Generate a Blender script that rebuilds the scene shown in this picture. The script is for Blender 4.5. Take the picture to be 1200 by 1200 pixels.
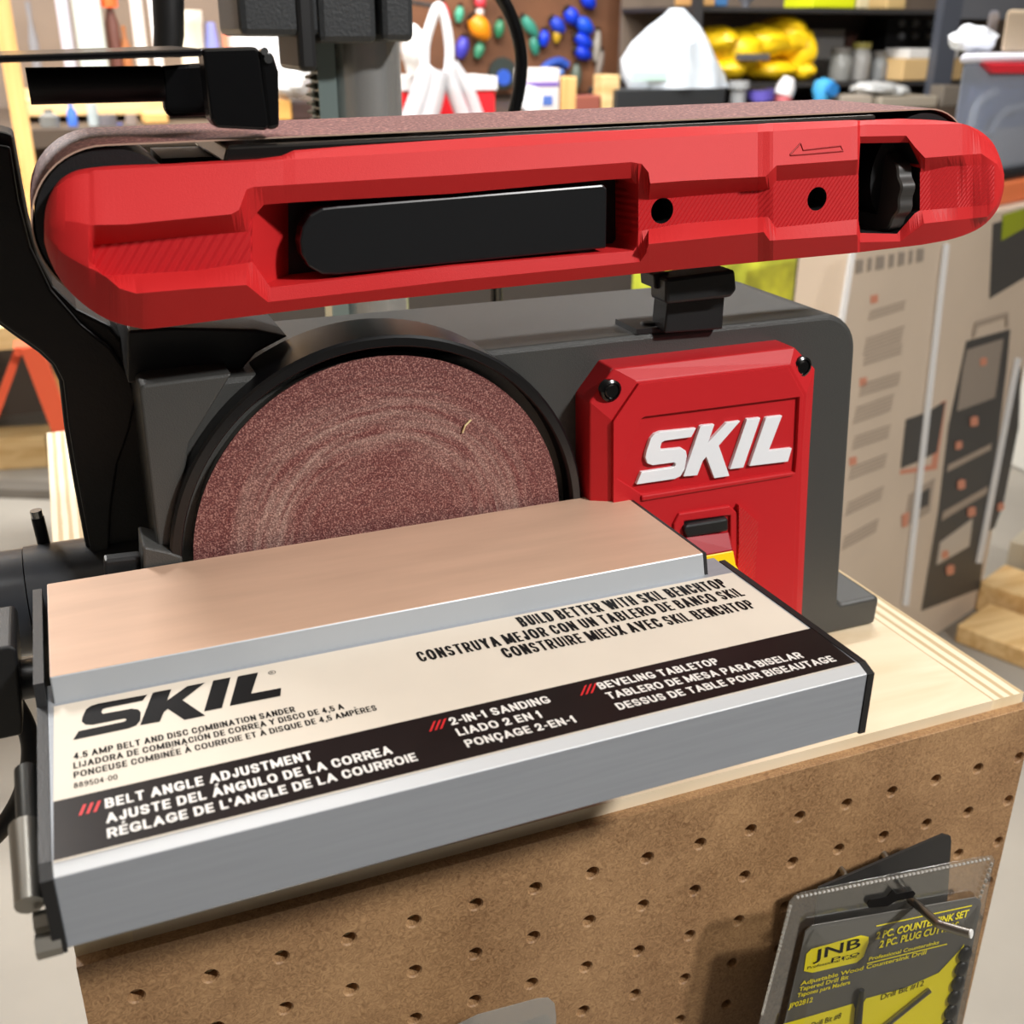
import bpy, bmesh, math, random
from mathutils import Vector, Matrix, noise
from mathutils.geometry import tessellate_polygon
random.seed(7)
for o in list(bpy.data.objects): bpy.data.objects.remove(o)
COL = bpy.context.scene.collection
PI = math.pi
H = 0.85                                   # height of the bench top above the floor
# ------------------------------------------------------------------ camera, world, lights, exposure
FPX = 1286.34
CR = Vector((0.92662511, -0.37595555, 0.00483059))      # camera right, down, forward
CD = Vector((-0.1462737, -0.37229982, -0.91651342))
CF = Vector((0.34636674, 0.84855776, -0.39997477))
CP = Vector((0.0140, -0.3134, 0.2852))                  # relative to the bench top
cam = bpy.data.cameras.new('camera'); cam_o = bpy.data.objects.new('camera', cam); COL.objects.link(cam_o)
cam_o.matrix_world = Matrix(((CR.x, -CD.x, -CF.x, CP.x), (CR.y, -CD.y, -CF.y, CP.y), (CR.z, -CD.z, -CF.z, CP.z + H), (0, 0, 0, 1)))
cam.sensor_width = 36; cam.sensor_fit = 'HORIZONTAL'; cam.lens = 36 * FPX / 1200
cam.clip_start = 0.02; cam.clip_end = 50
cam.dof.use_dof = True; cam.dof.focus_distance = 0.42; cam.dof.aperture_fstop = 16.0
bpy.context.scene.camera = cam_o
sc = bpy.context.scene
sc.view_settings.view_transform = 'Standard'; sc.view_settings.look = 'None'
sc.view_settings.gamma = 1; sc.view_settings.use_curve_mapping = False
sc.view_settings.exposure = 0.0
W = bpy.data.worlds.new('garage_air'); sc.world = W; W.use_nodes = True
W.node_tree.nodes['Background'].inputs[0].default_value = (1.0, 0.985, 0.97, 1)
W.node_tree.nodes['Background'].inputs[1].default_value = 0.05
def area(name, loc, target, sx, sy, power, col=(1, 0.985, 0.965)):
    l = bpy.data.lights.new(name, 'AREA'); l.shape = 'RECTANGLE'; l.size = sx; l.size_y = sy; l.energy = power; l.color = col
    o = bpy.data.objects.new(name, l); COL.objects.link(o)
    o.location = Vector(loc) + Vector((0, 0, H))
    o.rotation_euler = (Vector(target) - Vector(loc)).to_track_quat('-Z', 'Y').to_euler()
    return o
area('shop_light_front', (1.15, -1.35, 1.5), (0.2, 0, 0.08), 0.2, 0.14, 56)
area('shop_light_overhead', (0.1, 0.12, 1.6), (0.15, 0.1, 0), 1.2, 0.16, 7)
area('shop_light_middle', (1.3, 1.3, 1.58), (1.3, 1.5, -0.8), 1.2, 0.2, 34)
area('shop_light_back', (0.6, 2.1, 1.58), (0.7, 3.2, 0.2), 2.2, 0.2, 60)
area('shop_light_far_left', (-0.85, 2.05, 1.58), (-0.45, 2.0, -0.8), 1.0, 0.3, 95)

# ------------------------------------------------------------------ small tools
def lin(c):
    c = c / 255
    return c / 12.92 if c <= 0.04045 else ((c + 0.055) / 1.055) ** 2.4
def rgb(r, g, b): return (lin(r), lin(g), lin(b), 1)
def mat(name, col, rough=0.5, metal=0.0, spec=0.5, noise_amt=0.0, nscale=50, bump=0.0, bscale=300, coat=0.0, alpha=1.0, aniso=None):
    m = bpy.data.materials.new(name); m.use_nodes = True; nt = m.node_tree
    b = nt.nodes['Principled BSDF']
    c = rgb(*col); b.inputs['Base Color'].default_value = c
    b.inputs['Roughness'].default_value = rough; b.inputs['Metallic'].default_value = metal
    b.inputs['Specular IOR Level'].default_value = spec; b.inputs['Coat Weight'].default_value = coat
    tc = nt.nodes.new('ShaderNodeTexCoord')
    if noise_amt > 0:
        n = nt.nodes.new('ShaderNodeTexNoise'); n.inputs['Scale'].default_value = nscale; n.inputs['Detail'].default_value = 5
        if aniso:
            mp = nt.nodes.new('ShaderNodeMapping'); mp.inputs['Scale'].default_value = aniso
            nt.links.new(tc.outputs['Object'], mp.inputs['Vector']); nt.links.new(mp.outputs['Vector'], n.inputs['Vector'])
        else: nt.links.new(tc.outputs['Object'], n.inputs['Vector'])
        r = nt.nodes.new('ShaderNodeValToRGB'); e = r.color_ramp.elements
        e[0].position = 0.3; e[1].position = 0.7
        e[0].color = tuple(x * (1 - noise_amt) for x in c[:3]) + (1,); e[1].color = tuple(min(1, x * (1 + noise_amt)) for x in c[:3]) + (1,)
        nt.links.new(n.outputs['Fac'], r.inputs['Fac']); nt.links.new(r.outputs['Color'], b.inputs['Base Color'])
    if bump > 0:
        n2 = nt.nodes.new('ShaderNodeTexNoise'); n2.inputs['Scale'].default_value = bscale; n2.inputs['Detail'].default_value = 3
        nt.links.new(tc.outputs['Object'], n2.inputs['Vector'])
        bp = nt.nodes.new('ShaderNodeBump'); bp.inputs['Strength'].default_value = bump; bp.inputs['Distance'].default_value = 0.001
        nt.links.new(n2.outputs['Fac'], bp.inputs['Height']); nt.links.new(bp.outputs['Normal'], b.inputs['Normal'])
    return m
def clear_mat(name, tint=(250, 250, 250), opac=0.1, rough=0.12, gloss=0.5):
    m = bpy.data.materials.new(name); m.use_nodes = True; nt = m.node_tree; nt.nodes.clear()
    out = nt.nodes.new('ShaderNodeOutputMaterial'); tr = nt.nodes.new('ShaderNodeBsdfTransparent'); gl = nt.nodes.new('ShaderNodeBsdfGlossy')
    df = nt.nodes.new('ShaderNodeBsdfDiffuse'); lw = nt.nodes.new('ShaderNodeLayerWeight'); lw.inputs['Blend'].default_value = 0.35
    mm = nt.nodes.new('ShaderNodeMath'); mm.operation = 'MULTIPLY'; mm.inputs[1].default_value = gloss
    tr.inputs['Color'].default_value = rgb(*tint); df.inputs['Color'].default_value = rgb(*tint); gl.inputs['Roughness'].default_value = rough
    m1 = nt.nodes.new('ShaderNodeMixShader'); m1.inputs[0].default_value = opac
    m2 = nt.nodes.new('ShaderNodeMixShader')
    nt.links.new(tr.outputs[0], m1.inputs[1]); nt.links.new(df.outputs[0], m1.inputs[2])
    nt.links.new(lw.outputs['Fresnel'], mm.inputs[0]); nt.links.new(mm.outputs[0], m2.inputs[0])
    nt.links.new(m1.outputs[0], m2.inputs[1]); nt.links.new(gl.outputs[0], m2.inputs[2]); nt.links.new(m2.outputs[0], out.inputs[0])
    return m
def ray(px, py): return CF + CR * ((px - 600) / FPX) + CD * ((py - 600) / FPX)
def at(px, py, Y):                       # the point at depth Y that the photograph shows at (px, py)
    d = ray(px, py); return CP + d * ((Y - CP.y) / d.y)
def on_plane(px, py, P0, n):
    d = ray(px, py); return CP + d * ((P0 - CP).dot(n) / d.dot(n))

def empty(name, label, cat, loc, group=None):
    o = bpy.data.objects.new(name, None); COL.objects.link(o); o.location = loc
    o['label'] = label; o['category'] = cat
    if group: o['group'] = group
    return o
def wloc(o):
    v = Vector((0, 0, 0))
    while o: v += o.location; o = o.parent
    return v
def obj(name, bm, mats, parent=None, label=None, cat=None, group=None, kind=None, smooth=False, bevel=0, seg=2, merge=True, recalc=True):
    if merge: bmesh.ops.remove_doubles(bm, verts=bm.verts[:], dist=1e-6)
    if recalc: bmesh.ops.recalc_face_normals(bm, faces=bm.faces[:])
    if parent: base = wloc(parent)
    else:
        xs = [v.co for v in bm.verts]
        base = Vector(((min(v.x for v in xs) + max(v.x for v in xs)) / 2, (min(v.y for v in xs) + max(v.y for v in xs)) / 2, min(v.z for v in xs)))
    for v in bm.verts: v.co -= base
    me = bpy.data.meshes.new(name); bm.to_mesh(me); bm.free()
    o = bpy.data.objects.new(name, me); COL.objects.link(o)
    for m in (mats if isinstance(mats, (list, tuple)) else [mats]): me.materials.append(m)
    if parent: o.parent = parent
    else: o.location = base
    if label: o['label'] = label
    if cat: o['category'] = cat
    if group: o['group'] = group
    if kind: o['kind'] = kind
    if smooth:
        for p in me.polygons: p.use_smooth = True
        md = o.modifiers.new('edge', 'EDGE_SPLIT'); md.split_angle = math.radians(38)
    if bevel:
        b = o.modifiers.new('bevel', 'BEVEL'); b.width = bevel; b.segments = seg; b.limit_method = 'ANGLE'; b.angle_limit = math.radians(35)
    return o
def B(): return bmesh.new()
def box(bm, a, b, mi=0):
    a = Vector(a); b = Vector(b)
    vs = [bm.verts.new((x, y, z)) for x in (a.x, b.x) for y in (a.y, b.y) for z in (a.z, b.z)]
    for f in ((0, 1, 3, 2), (4, 6, 7, 5), (0, 4, 5, 1), (2, 3, 7, 6), (0, 2, 6, 4), (1, 5, 7, 3)):
        bm.faces.new([vs[i] for i in f]).material_index = mi
    return bm
def loft(bm, rings, close=True, cap0=True, cap1=True, mi=0):
    R = [[bm.verts.new(p) for p in r] for r in rings]; n = len(R[0])
    for i in range(len(R) - 1):
        for j in range(n if close else n - 1):
            bm.faces.new((R[i][j], R[i][(j + 1) % n], R[i + 1][(j + 1) % n], R[i + 1][j])).material_index = mi
    if cap0: bm.faces.new(R[0]).material_index = mi
    if cap1: bm.faces.new(list(reversed(R[-1]))).material_index = mi
    return bm
def prism(bm, pts, d, mi=0):               # a polygon pushed along the vector d
    d = Vector(d); return loft(bm, [[Vector(p) for p in pts], [Vector(p) + d for p in pts]], mi=mi)
def frame_of(d):
    d = Vector(d).normalized(); u = d.orthogonal().normalized(); return u, d.cross(u)
def tube(bm, pts, r, n=12, mi=0, caps=True):
    pts = [Vector(p) for p in pts]; rings = []
    u = None
    for i, p in enumerate(pts):
        d = (pts[min(i + 1, len(pts) - 1)] - pts[max(i - 1, 0)]).normalized()
        if u is None: u = d.orthogonal().normalized()
        else: u = (u - d * u.dot(d)).normalized()
        v = d.cross(u); rr = r[i] if isinstance(r, (list, tuple)) else r
        rings.append([p + (u * math.cos(2 * PI * k / n) + v * math.sin(2 * PI * k / n)) * rr for k in range(n)])
    return loft(bm, rings, cap0=caps, cap1=caps, mi=mi)
def lathe(bm, c, axis, prof, n=48, mi=0, caps=True, lobes=0, lobe=0):     # prof: (radius, distance along the axis)
    c = Vector(c); ax = Vector(axis).normalized(); u, v = frame_of(ax); rings = []
    for r, h in prof:
        rings.append([c + ax * h + (u * math.cos(2 * PI * k / n) + v * math.sin(2 * PI * k / n)) * (r * (1 + lobe * math.cos(lobes * 2 * PI * k / n))) for k in range(n)])
    return loft(bm, rings, cap0=caps, cap1=caps, mi=mi)
def ellipsoid(bm, c, r, seg=20, rings=12, wob=0.0, ws=4.0, mi=0):
    ret = bmesh.ops.create_uvsphere(bm, u_segments=seg, v_segments=rings, radius=1)
    c = Vector(c)
    for v in ret['verts']:
        k = 1 + wob * noise.noise(v.co * ws + c * 7)
        v.co = Vector((v.co.x * r[0] * k, v.co.y * r[1] * k, v.co.z * r[2] * k)) + c
        for f in v.link_faces: f.material_index = mi
    return bm
def smoothpath(pts, n=8):
    P = [Vector(p) for p in pts]; out = []
    for i in range(len(P) - 1):
        p0, p1, p2, p3 = P[max(i - 1, 0)], P[i], P[i + 1], P[min(i + 2, len(P) - 1)]
        for k in range(n):
            t = k / n
            out.append(0.5 * ((2 * p1) + (p2 - p0) * t + (2 * p0 - 5 * p1 + 4 * p2 - p3) * t * t + (3 * p1 - p0 - 3 * p2 + p3) * t ** 3))
    out.append(P[-1]); return out
def interp(pts, x):
    if x <= pts[0][0]: return pts[0][1]
    for (x0, y0), (x1, y1) in zip(pts, pts[1:]):
        if x <= x1: return y0 + (y1 - y0) * (x - x0) / (x1 - x0) if x1 > x0 else y1
    return pts[-1][1]
_tc = {}
def text_geo(s, bold=0.0):                 # lettering from the built-in font: (verts, faces, x0, x1, capheight)
    k = (s, bold)
    if k in _tc: return _tc[k]
    def one(t):
        cu = bpy.data.curves.new('t', 'FONT'); cu.body = t; cu.offset = bold; cu.fill_mode = 'FRONT'; cu.resolution_u = 3
        o = bpy.data.objects.new('t', cu); COL.objects.link(o)
        dg = bpy.context.evaluated_depsgraph_get(); dg.update()
        me = bpy.data.meshes.new_from_object(o.evaluated_get(dg))
        r = ([tuple(v.co) for v in me.vertices], [tuple(p.vertices) for p in me.polygons])
        bpy.data.objects.remove(o); bpy.data.curves.remove(cu); bpy.data.meshes.remove(me); return r
    vs, fs = one(s); hv, _ = one('H')
    r = (vs, fs, min(v[0] for v in vs), max(v[0] for v in vs), max(v[1] for v in hv))
    _tc[k] = r; return r
def write(bm, s, A, Bp, up, bold=0.0, mi=0, slant=0.0):   # baseline from A to Bp, capitals as tall as the vector up
    vs, fs, x0, x1, cap = text_geo(s, bold); A = Vector(A); e = (Vector(Bp) - A) / (x1 - x0); u = Vector(up) / cap
    nv = [bm.verts.new(A + e * (x - x0) + u * y + e * 0 + Vector(Bp - A).normalized() * (slant * y * Vector(up).length / cap)) for x, y, _ in vs]
    for f in fs:
        try: bm.faces.new([nv[i] for i in f]).material_index = mi
        except ValueError: pass

def slab(bm, loops, d=None, mi=0):          # a flat outline (with holes), given thickness d
    flatp = [p for L_ in loops for p in L_]
    tris = tessellate_polygon([[Vector(p) for p in L_] for L_ in loops])
    a = [bm.verts.new(p) for p in flatp]
    for t in tris:
        try: bm.faces.new([a[k] for k in t]).material_index = mi
        except ValueError: pass
    if d is not None:
        d = Vector(d); b = [bm.verts.new(Vector(p) + d) for p in flatp]
        for t in tris:
            try: bm.faces.new([b[k] for k in reversed(t)]).material_index = mi
            except ValueError: pass
        k0 = 0
        for L_ in loops:
            n = len(L_)
            for k in range(n): bm.faces.new((a[k0 + k], a[k0 + (k + 1) % n], b[k0 + (k + 1) % n], b[k0 + k])).material_index = mi
            k0 += n
    return bm
def poly_slab(bm, pts, d): slab(bm, [[Vector(p) for p in pts]], d)
def clampz(p): return Vector((p.x, p.y, max(p.z, 0.005)))
# heavy grotesque capitals drawn as strokes: width, then strokes in a unit box
_O = [(.4, 1), (.6, 1), (.88, .9), (1, .62), (1, .38), (.88, .1), (.6, 0), (.4, 0), (.12, .1), (0, .38), (0, .62), (.12, .9), (.4, 1)]
_C = [(1, .72), (.86, .94), (.6, 1), (.4, 1), (.12, .9), (0, .62), (0, .38), (.12, .1), (.4, 0), (.6, 0), (.86, .06), (1, .28)]
_P = [(0, 0), (0, 1), (.7, 1), (1, .88), (1, .58), (.7, .46), (0, .46)]
_A = [[(0, 0), (.5, 1), (1, 0)], [(.22, .3), (.78, .3)]]; _E = [[(1, 1), (0, 1), (0, 0), (1, 0)], [(0, .5), (.9, .5)]]
_ac, _gr = [(.46, 1.33), (.8, 1.56)], [(.2, 1.56), (.54, 1.33)]
GLY = {'A': (.86, _A), 'B': (.74, [[(0, 0), (0, 1), (.65, 1), (.93, .88), (.93, .64), (.65, .53), (0, .53)], [(.65, .53), (1, .4), (1, .12), (.7, 0), (0, 0)]]),
 'C': (.78, [_C]), 'D': (.78, [[(0, 0), (0, 1), (.55, 1), (.9, .86), (1, .6), (1, .4), (.9, .14), (.55, 0), (0, 0)]]), 'E': (.66, _E),
 'G': (.86, [[(.96, .82), (.84, .95), (.6, 1), (.4, 1), (.12, .9), (0, .62), (0, .38), (.12, .1), (.4, 0), (.65, 0), (1, .12), (1, .42)], [(1, .38), (.6, .38)]]),
 'H': (.76, [[(0, 0), (0, 1)], [(1, 0), (1, 1)], [(0, .5), (1, .5)]]), 'I': (.2, [[(.5, 0), (.5, 1)]]), 'J': (.6, [[(1, 1), (1, .28), (.85, .06), (.6, 0), (.4, 0), (.15, .06), (0, .3)]]),
 'K': (.76, [[(0, 0), (0, 1)], [(1, 1), (0, .38)], [(.35, .6), (1, 0)]]), 'L': (.62, [[(0, 1), (0, 0), (1, 0)]]), 'M': (1.04, [[(0, 0), (0, 1), (.5, .1), (1, 1), (1, 0)]]),
 'N': (.78, [[(0, 0), (0, 1), (1, 0), (1, 1)]]), 'O': (.86, [_O]), 'P': (.72, [_P]), 'Q': (.86, [_O, [(.6, .25), (1, -.05)]]), 'R': (.76, [_P, [(.55, .46), (1, 0)]]),
 'S': (.74, [[(.97, .81), (.86, .94), (.6, 1), (.4, 1), (.1, .93), (.02, .75), (.12, .58), (.88, .42), (1, .25), (.88, .07), (.6, 0), (.4, 0), (.12, .07), (.02, .19)]]),
 'T': (.72, [[(0, 1), (1, 1)], [(.5, 1), (.5, 0)]]), 'U': (.76, [[(0, 1), (0, .3), (.14, .06), (.4, 0), (.6, 0), (.86, .06), (1, .3), (1, 1)]]), 'V': (.82, [[(0, 1), (.5, 0), (1, 1)]]),
 'W': (1.35, [[(0, 1), (.26, 0), (.5, .95), (.74, 0), (1, 1)]]), 'X': (.8, [[(0, 0), (1, 1)], [(0, 1), (1, 0)]]), 'Y': (.8, [[(0, 1), (.5, .45), (1, 1)], [(.5, .45), (.5, 0)]]), 'Z': (.7, [[(0, 1), (1, 1), (0, 0), (1, 0)]]),
 '0': (.7, [_O]), '1': (.4, [[(0, .76), (.6, 1), (.6, 0)]]), '2': (.68, [[(0, .72), (.14, .93), (.4, 1), (.62, 1), (.92, .88), (.95, .66), (.8, .46), (0, 0), (1, 0)]]), '4': (.72, [[(.72, 0), (.72, 1), (0, .28), (1, .28)]]),
 '5': (.68, [[(.95, 1), (.12, 1), (.04, .5), (.4, .62), (.75, .6), (1, .42), (1, .2), (.8, .03), (.4, 0), (0, .14)]]), '8': (.7, [[(.5, .54), (.12, .64), (.08, .86), (.36, 1), (.64, 1), (.92, .86), (.88, .64), (.5, .54), (.06, .4), (0, .16), (.3, 0), (.7, 0), (1, .16), (.94, .4), (.5, .54)]]),
 '9': (.7, [[(.05, .1), (.4, 0), (.8, .08), (1, .45), (.98, .72), (.8, .95), (.4, 1), (.06, .86), (.02, .62), (.2, .46), (.6, .44), (.96, .6)]]), '-': (.4, [[(0, .42), (1, .42)]]), '.': (.2, [[(.5, 0), (.5, .02)]]), ',': (.2, [[(.55, .04), (.3, -.2)]]), "'": (.2, [[(.5, 1), (.5, .74)]])}
GLY['Á'] = (.86, _A + [_ac]); GLY['À'] = (.86, _A + [_gr]); GLY['É'] = (.66, _E + [_ac]); GLY['È'] = (.66, _E + [_gr]); GLY['Ó'] = (.86, [_O, _ac]); GLY['Ç'] = (.78, [_C, [(.5, -.1), (.44, -.36)]])
def letter_line(bm, s, A, Bp, up, th=0.2, gap=0.13, space=0.36, slant=0.0):
    """capitals from A to Bp, as tall as up, strokes th capitals thick"""
    A, Bp, up = Vector(A), Vector(Bp), Vector(up); Hc = up.length; L_ = (Bp - A).length; e = (Bp - A) / L_; u = up / Hc
    tot = sum(space if c == ' ' else GLY[c][0] + gap for c in s) - gap; k = L_ / tot; t = th * Hc; x = 0.0; lift = e.cross(u) * 0.000004
    for c in s:
        if c == ' ': x += space * k; continue
        w, strokes = GLY[c]; w *= k; tx = min(t, w)
        parts_ = [q for q in strokes if q is _ac or q is _gr]
        for st in [q for q in strokes if q is not _ac and q is not _gr]:                 # a stroke breaks where it turns back sharply
            cur = [st[0]]
            for i in range(1, len(st)):
                cur.append(st[i])
                if i < len(st) - 1:
                    d0 = Vector(((st[i][0] - st[i - 1][0]) * (w - tx), (st[i][1] - st[i - 1][1]) * (Hc - t))).normalized(); d1_ = Vector(((st[i + 1][0] - st[i][0]) * (w - tx), (st[i + 1][1] - st[i][1]) * (Hc - t))).normalized()
                    if d0.dot(d1_) < -0.25: parts_.append(cur); cur = [st[i]]
            parts_.append(cur)
        for n_, st in enumerate(parts_):
            P_ = [Vector((x + tx / 2 + q[0] * (w - tx), t / 2 + q[1] * (Hc - t))) for q in st]
            shut = (P_[0] - P_[-1]).length < 1e-9
            D_ = [(P_[i + 1] - P_[i]).normalized() for i in range(len(P_) - 1)]
            hw = t * 0.42 if st is _ac or st is _gr else min(t, tx * 1.0) / 2 if c in "I1.'," else t / 2 * (0.92 if w > t * 2.4 else 0.8)
            if not shut and st is not _ac and st is not _gr:
                P_[0] = P_[0] - D_[0] * hw; P_[-1] = P_[-1] + D_[-1] * hw
            lft, rgt = [], []
            for i, p in enumerate(P_):
                d0 = D_[i - 1] if i > 0 else (D_[-1] if shut else D_[0]); d1_ = D_[i] if i < len(D_) else (D_[0] if shut else D_[-1])
                n0, n1 = Vector((-d0.y, d0.x)), Vector((-d1_.y, d1_.x)); m_ = n0 + n1
                m_ = m_.normalized() if m_.length > 0.2 else n0; sc_ = hw / max(0.5, m_.dot(n0)); lft.append(p + m_ * sc_); rgt.append(p - m_ * sc_)
            W3 = lambda q: bm.verts.new(A + e * (q.x + slant * q.y) + u * q.y + lift * n_)
            va, vb = [W3(q) for q in lft], [W3(q) for q in rgt]
            for i in range(len(va) - 1): bm.faces.new((vb[i], vb[i + 1], va[i + 1], va[i]))
        x += w + gap * k

# ------------------------------------------------------------------ materials
RED = mat('red_plastic', (188, 36, 38), 0.52, spec=0.2, bump=0.12, bscale=2600)
RED2 = mat('red_panel_plastic', (184, 28, 34), 0.48, spec=0.3, bump=0.1, bscale=2600)
BODY = mat('charcoal_plastic', (62, 62, 60), 0.42, bump=0.2, bscale=1800)
BLACK = mat('black_plastic', (20, 20, 21), 0.45, bump=0.1, bscale=1500)
BLACKCAST = mat('black_cast_arm', (14, 14, 15), 0.5, bump=0.15, bscale=900)
GLOSSBLK = mat('glossy_black', (9, 9, 10), 0.22)
STEELBLK = mat('black_steel', (16, 17, 19), 0.33, metal=0.0, spec=0.6)
POLISH = mat('bright_steel', (190, 190, 188), 0.2, metal=1.0)
STEEL = mat('dull_steel', (150, 148, 142), 0.34, metal=1.0)
ALU = mat('grey_aluminium', (152, 156, 162), 0.45, metal=0.3, noise_amt=0.04, nscale=30, aniso=(1, 20, 20))
ALUTOP = mat('warm_reflection_aluminium', (198, 164, 140), 0.5, metal=0.12, noise_amt=0.07, nscale=18, aniso=(1, 6, 6))  # warm reflection of disc and housing painted in as tan
ALULT = mat('bevel_highlight_aluminium', (192, 194, 196), 0.45, metal=0.3)  # light catching the bevel is put into this paler colour
ALURISE = mat('riser_reflection_aluminium', (172, 176, 180), 0.45, metal=0.35)  # reflection on the riser painted as a lighter grey
CREAM = mat('cream_label', (212, 202, 187), 0.5, spec=0.3, noise_amt=0.015, nscale=60)
BAND = mat('black_label_band', (24, 18, 17), 0.36, spec=0.3, noise_amt=0.15, nscale=60)
INK = mat('black_ink', (14, 12, 12), 0.6, spec=0.15)
WHITEINK = mat('white_ink', (232, 228, 222), 0.45)
REDINK = mat('red_ink', (205, 38, 42), 0.45)
LOGOW = mat('white_logo_plastic', (226, 228, 232), 0.35)
YEL = mat('yellow_key', (247, 208, 16), 0.4)
GOLDY = mat('yellow_print', (253, 236, 30), 0.4)
CLEAR = clear_mat('clear_plastic', (254, 254, 252), 0.012, 0.08, 0.45)
SEAM = clear_mat('crimped_plastic', (225, 222, 215), 0.25, 0.2, 0.6)
GREYCARD = mat('grey_card', (96, 94, 90), 0.45)
def grit(name, dust, sc_n=1500):
    m = mat(name, (112, 58, 54), 0.62); nt = m.node_tree; b = nt.nodes['Principled BSDF']; L = nt.links.new
    tc = nt.nodes.new('ShaderNodeTexCoord')
    n = nt.nodes.new('ShaderNodeTexNoise'); n.inputs['Scale'].default_value = sc_n; n.inputs['Detail'].default_value = 2
    v = nt.nodes.new('ShaderNodeTexVoronoi'); v.inputs['Scale'].default_value = 850
    L(tc.outputs['Object'], n.inputs['Vector']); L(tc.outputs['Object'], v.inputs['Vector'])
    r = nt.nodes.new('ShaderNodeValToRGB'); e = r.color_ramp.elements
    e[0].position = 0.32; e[0].color = rgb(78, 34, 34); e[1].position = 0.8; e[1].color = rgb(190, 140, 128)
    e2 = r.color_ramp.elements.new(0.5); e2.color = rgb(104, 52, 50)
    L(n.outputs['Fac'], r.inputs['Fac'])
    last = r.outputs['Color']
    if dust:
        sp = nt.nodes.new('ShaderNodeSeparateXYZ'); L(tc.outputs['Object'], sp.inputs[0])
        def M(op, a, b_=None):
            q = nt.nodes.new('ShaderNodeMath'); q.operation = op
            for i, x in enumerate((a, b_)):
                if x is None: continue
                if isinstance(x, (int, float)): q.inputs[i].default_value = x
                else: L(x, q.inputs[i])
            return q.outputs[0]
        rr = M('SQRT', M('ADD', M('POWER', sp.outputs['X'], 2), M('POWER', sp.outputs['Z'], 2)))
        ang = M('ARCTAN2', sp.outputs['Z'], sp.outputs['X'])
        cv = nt.nodes.new('ShaderNodeCombineXYZ'); L(M('MULTIPLY', rr, 330), cv.inputs[0]); L(M('MULTIPLY', ang, 1.6), cv.inputs[1])
        dn = nt.nodes.new('ShaderNodeTexNoise'); dn.inputs['Scale'].default_value = 1; dn.inputs['Detail'].default_value = 3; L(cv.outputs[0], dn.inputs['Vector'])
        band = nt.nodes.new('ShaderNodeValToRGB'); be = band.color_ramp.elements      # worn ring where stock was held
        be[0].position = 0.36; be[0].color = (0.15, 0.15, 0.15, 1); be[1].position = 0.9; be[1].color = (0.1, 0.1, 0.1, 1)
        for p, c_ in ((0.5, 0.35), (0.6, 1), (0.7, 0.85), (0.84, 0.4)):
            x = be.new(p); x.color = (c_, c_, c_, 1)
        L(M('DIVIDE', rr, 0.0762), band.inputs['Fac'])
        d0 = M('MULTIPLY', M('GREATER_THAN', dn.outputs['Fac'], 0.0), band.outputs['Color'])
        d1 = M('MULTIPLY', d0, M('MULTIPLY', M('SUBTRACT', dn.outputs['Fac'], 0.36), 1.5))
        d2 = M('MULTIPLY', d1, M('ADD', M('MULTIPLY', n.outputs['Fac'], 1.6), -0.2))
        mx = nt.nodes.new('ShaderNodeMix'); mx.data_type = 'RGBA'; L(d2, mx.inputs[0]); L(last, mx.inputs[6]); mx.inputs[7].default_value = rgb(214, 192, 176); mx.clamp_factor = True
        last = mx.outputs[2]
    L(last, b.inputs['Base Color'])
    bp = nt.nodes.new('ShaderNodeBump'); bp.inputs['Strength'].default_value = 0.55; bp.inputs['Distance'].default_value = 0.0007
    L(n.outputs['Fac'], bp.inputs['Height']); L(bp.outputs['Normal'], b.inputs['Normal'])
    return m
GRIT = grit('abrasive_belt', False, 800); GRITD = grit('abrasive_disc', True)
def ribbed(name, col, scale, ang):
    m = mat(name, col, 0.45); nt = m.node_tree; b = nt.nodes['Principled BSDF']; L = nt.links.new
    tc = nt.nodes.new('ShaderNodeTexCoord'); mp = nt.nodes.new('ShaderNodeMapping'); mp.inputs['Rotation'].default_value = (0, ang, 0)
    w = nt.nodes.new('ShaderNodeTexWave'); w.wave_type = 'BANDS'; w.bands_direction = 'X'; w.inputs['Scale'].default_value = scale; w.inputs['Distortion'].default_value = 0
    L(tc.outputs['Object'], mp.inputs[0]); L(mp.outputs[0], w.inputs['Vector'])
    bp = nt.nodes.new('ShaderNodeBump'); bp.inputs['Strength'].default_value = 0.5; bp.inputs['Distance'].default_value = 0.001; b.inputs['Specular IOR Level'].default_value = 0.3
    L(w.outputs['Fac'], bp.inputs['Height']); L(bp.outputs['Normal'], b.inputs['Normal'])
    return m
REDRIB = ribbed('red_ribbed', (190, 32, 37), 120, math.radians(-35))
REDFINE = ribbed('red_fine_ribbed', (192, 34, 38), 200, math.radians(-35))
def ply_edge(name):
    m = mat(name, (226, 204, 164), 0.6); nt = m.node_tree; b = nt.nodes['Principled BSDF']; L = nt.links.new
    tc = nt.nodes.new('ShaderNodeTexCoord'); mp = nt.nodes.new('ShaderNodeMapping'); mp.inputs['Scale'].default_value = (1, 0.02, 0.02)
    L(tc.outputs['Object'], mp.inputs[0])
    w = nt.nodes.new('ShaderNodeTexWave'); w.bands_direction = 'X'; w.inputs['Scale'].default_value = 52; w.inputs['Distortion'].default_value = 1.2; w.inputs['Detail'].default_value = 3; w.inputs['Detail Scale'].default_value = 30
    L(mp.outputs[0], w.inputs['Vector'])
    r = nt.nodes.new('ShaderNodeValToRGB'); e = r.color_ramp.elements; e[0].color = rgb(186, 162, 122); e[1].color = rgb(228, 212, 182); e[0].position = 0.2; e[1].position = 0.6
    L(w.outputs['Fac'], r.inputs[0]); L(r.outputs[0], b.inputs['Base Color']); return m
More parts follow.
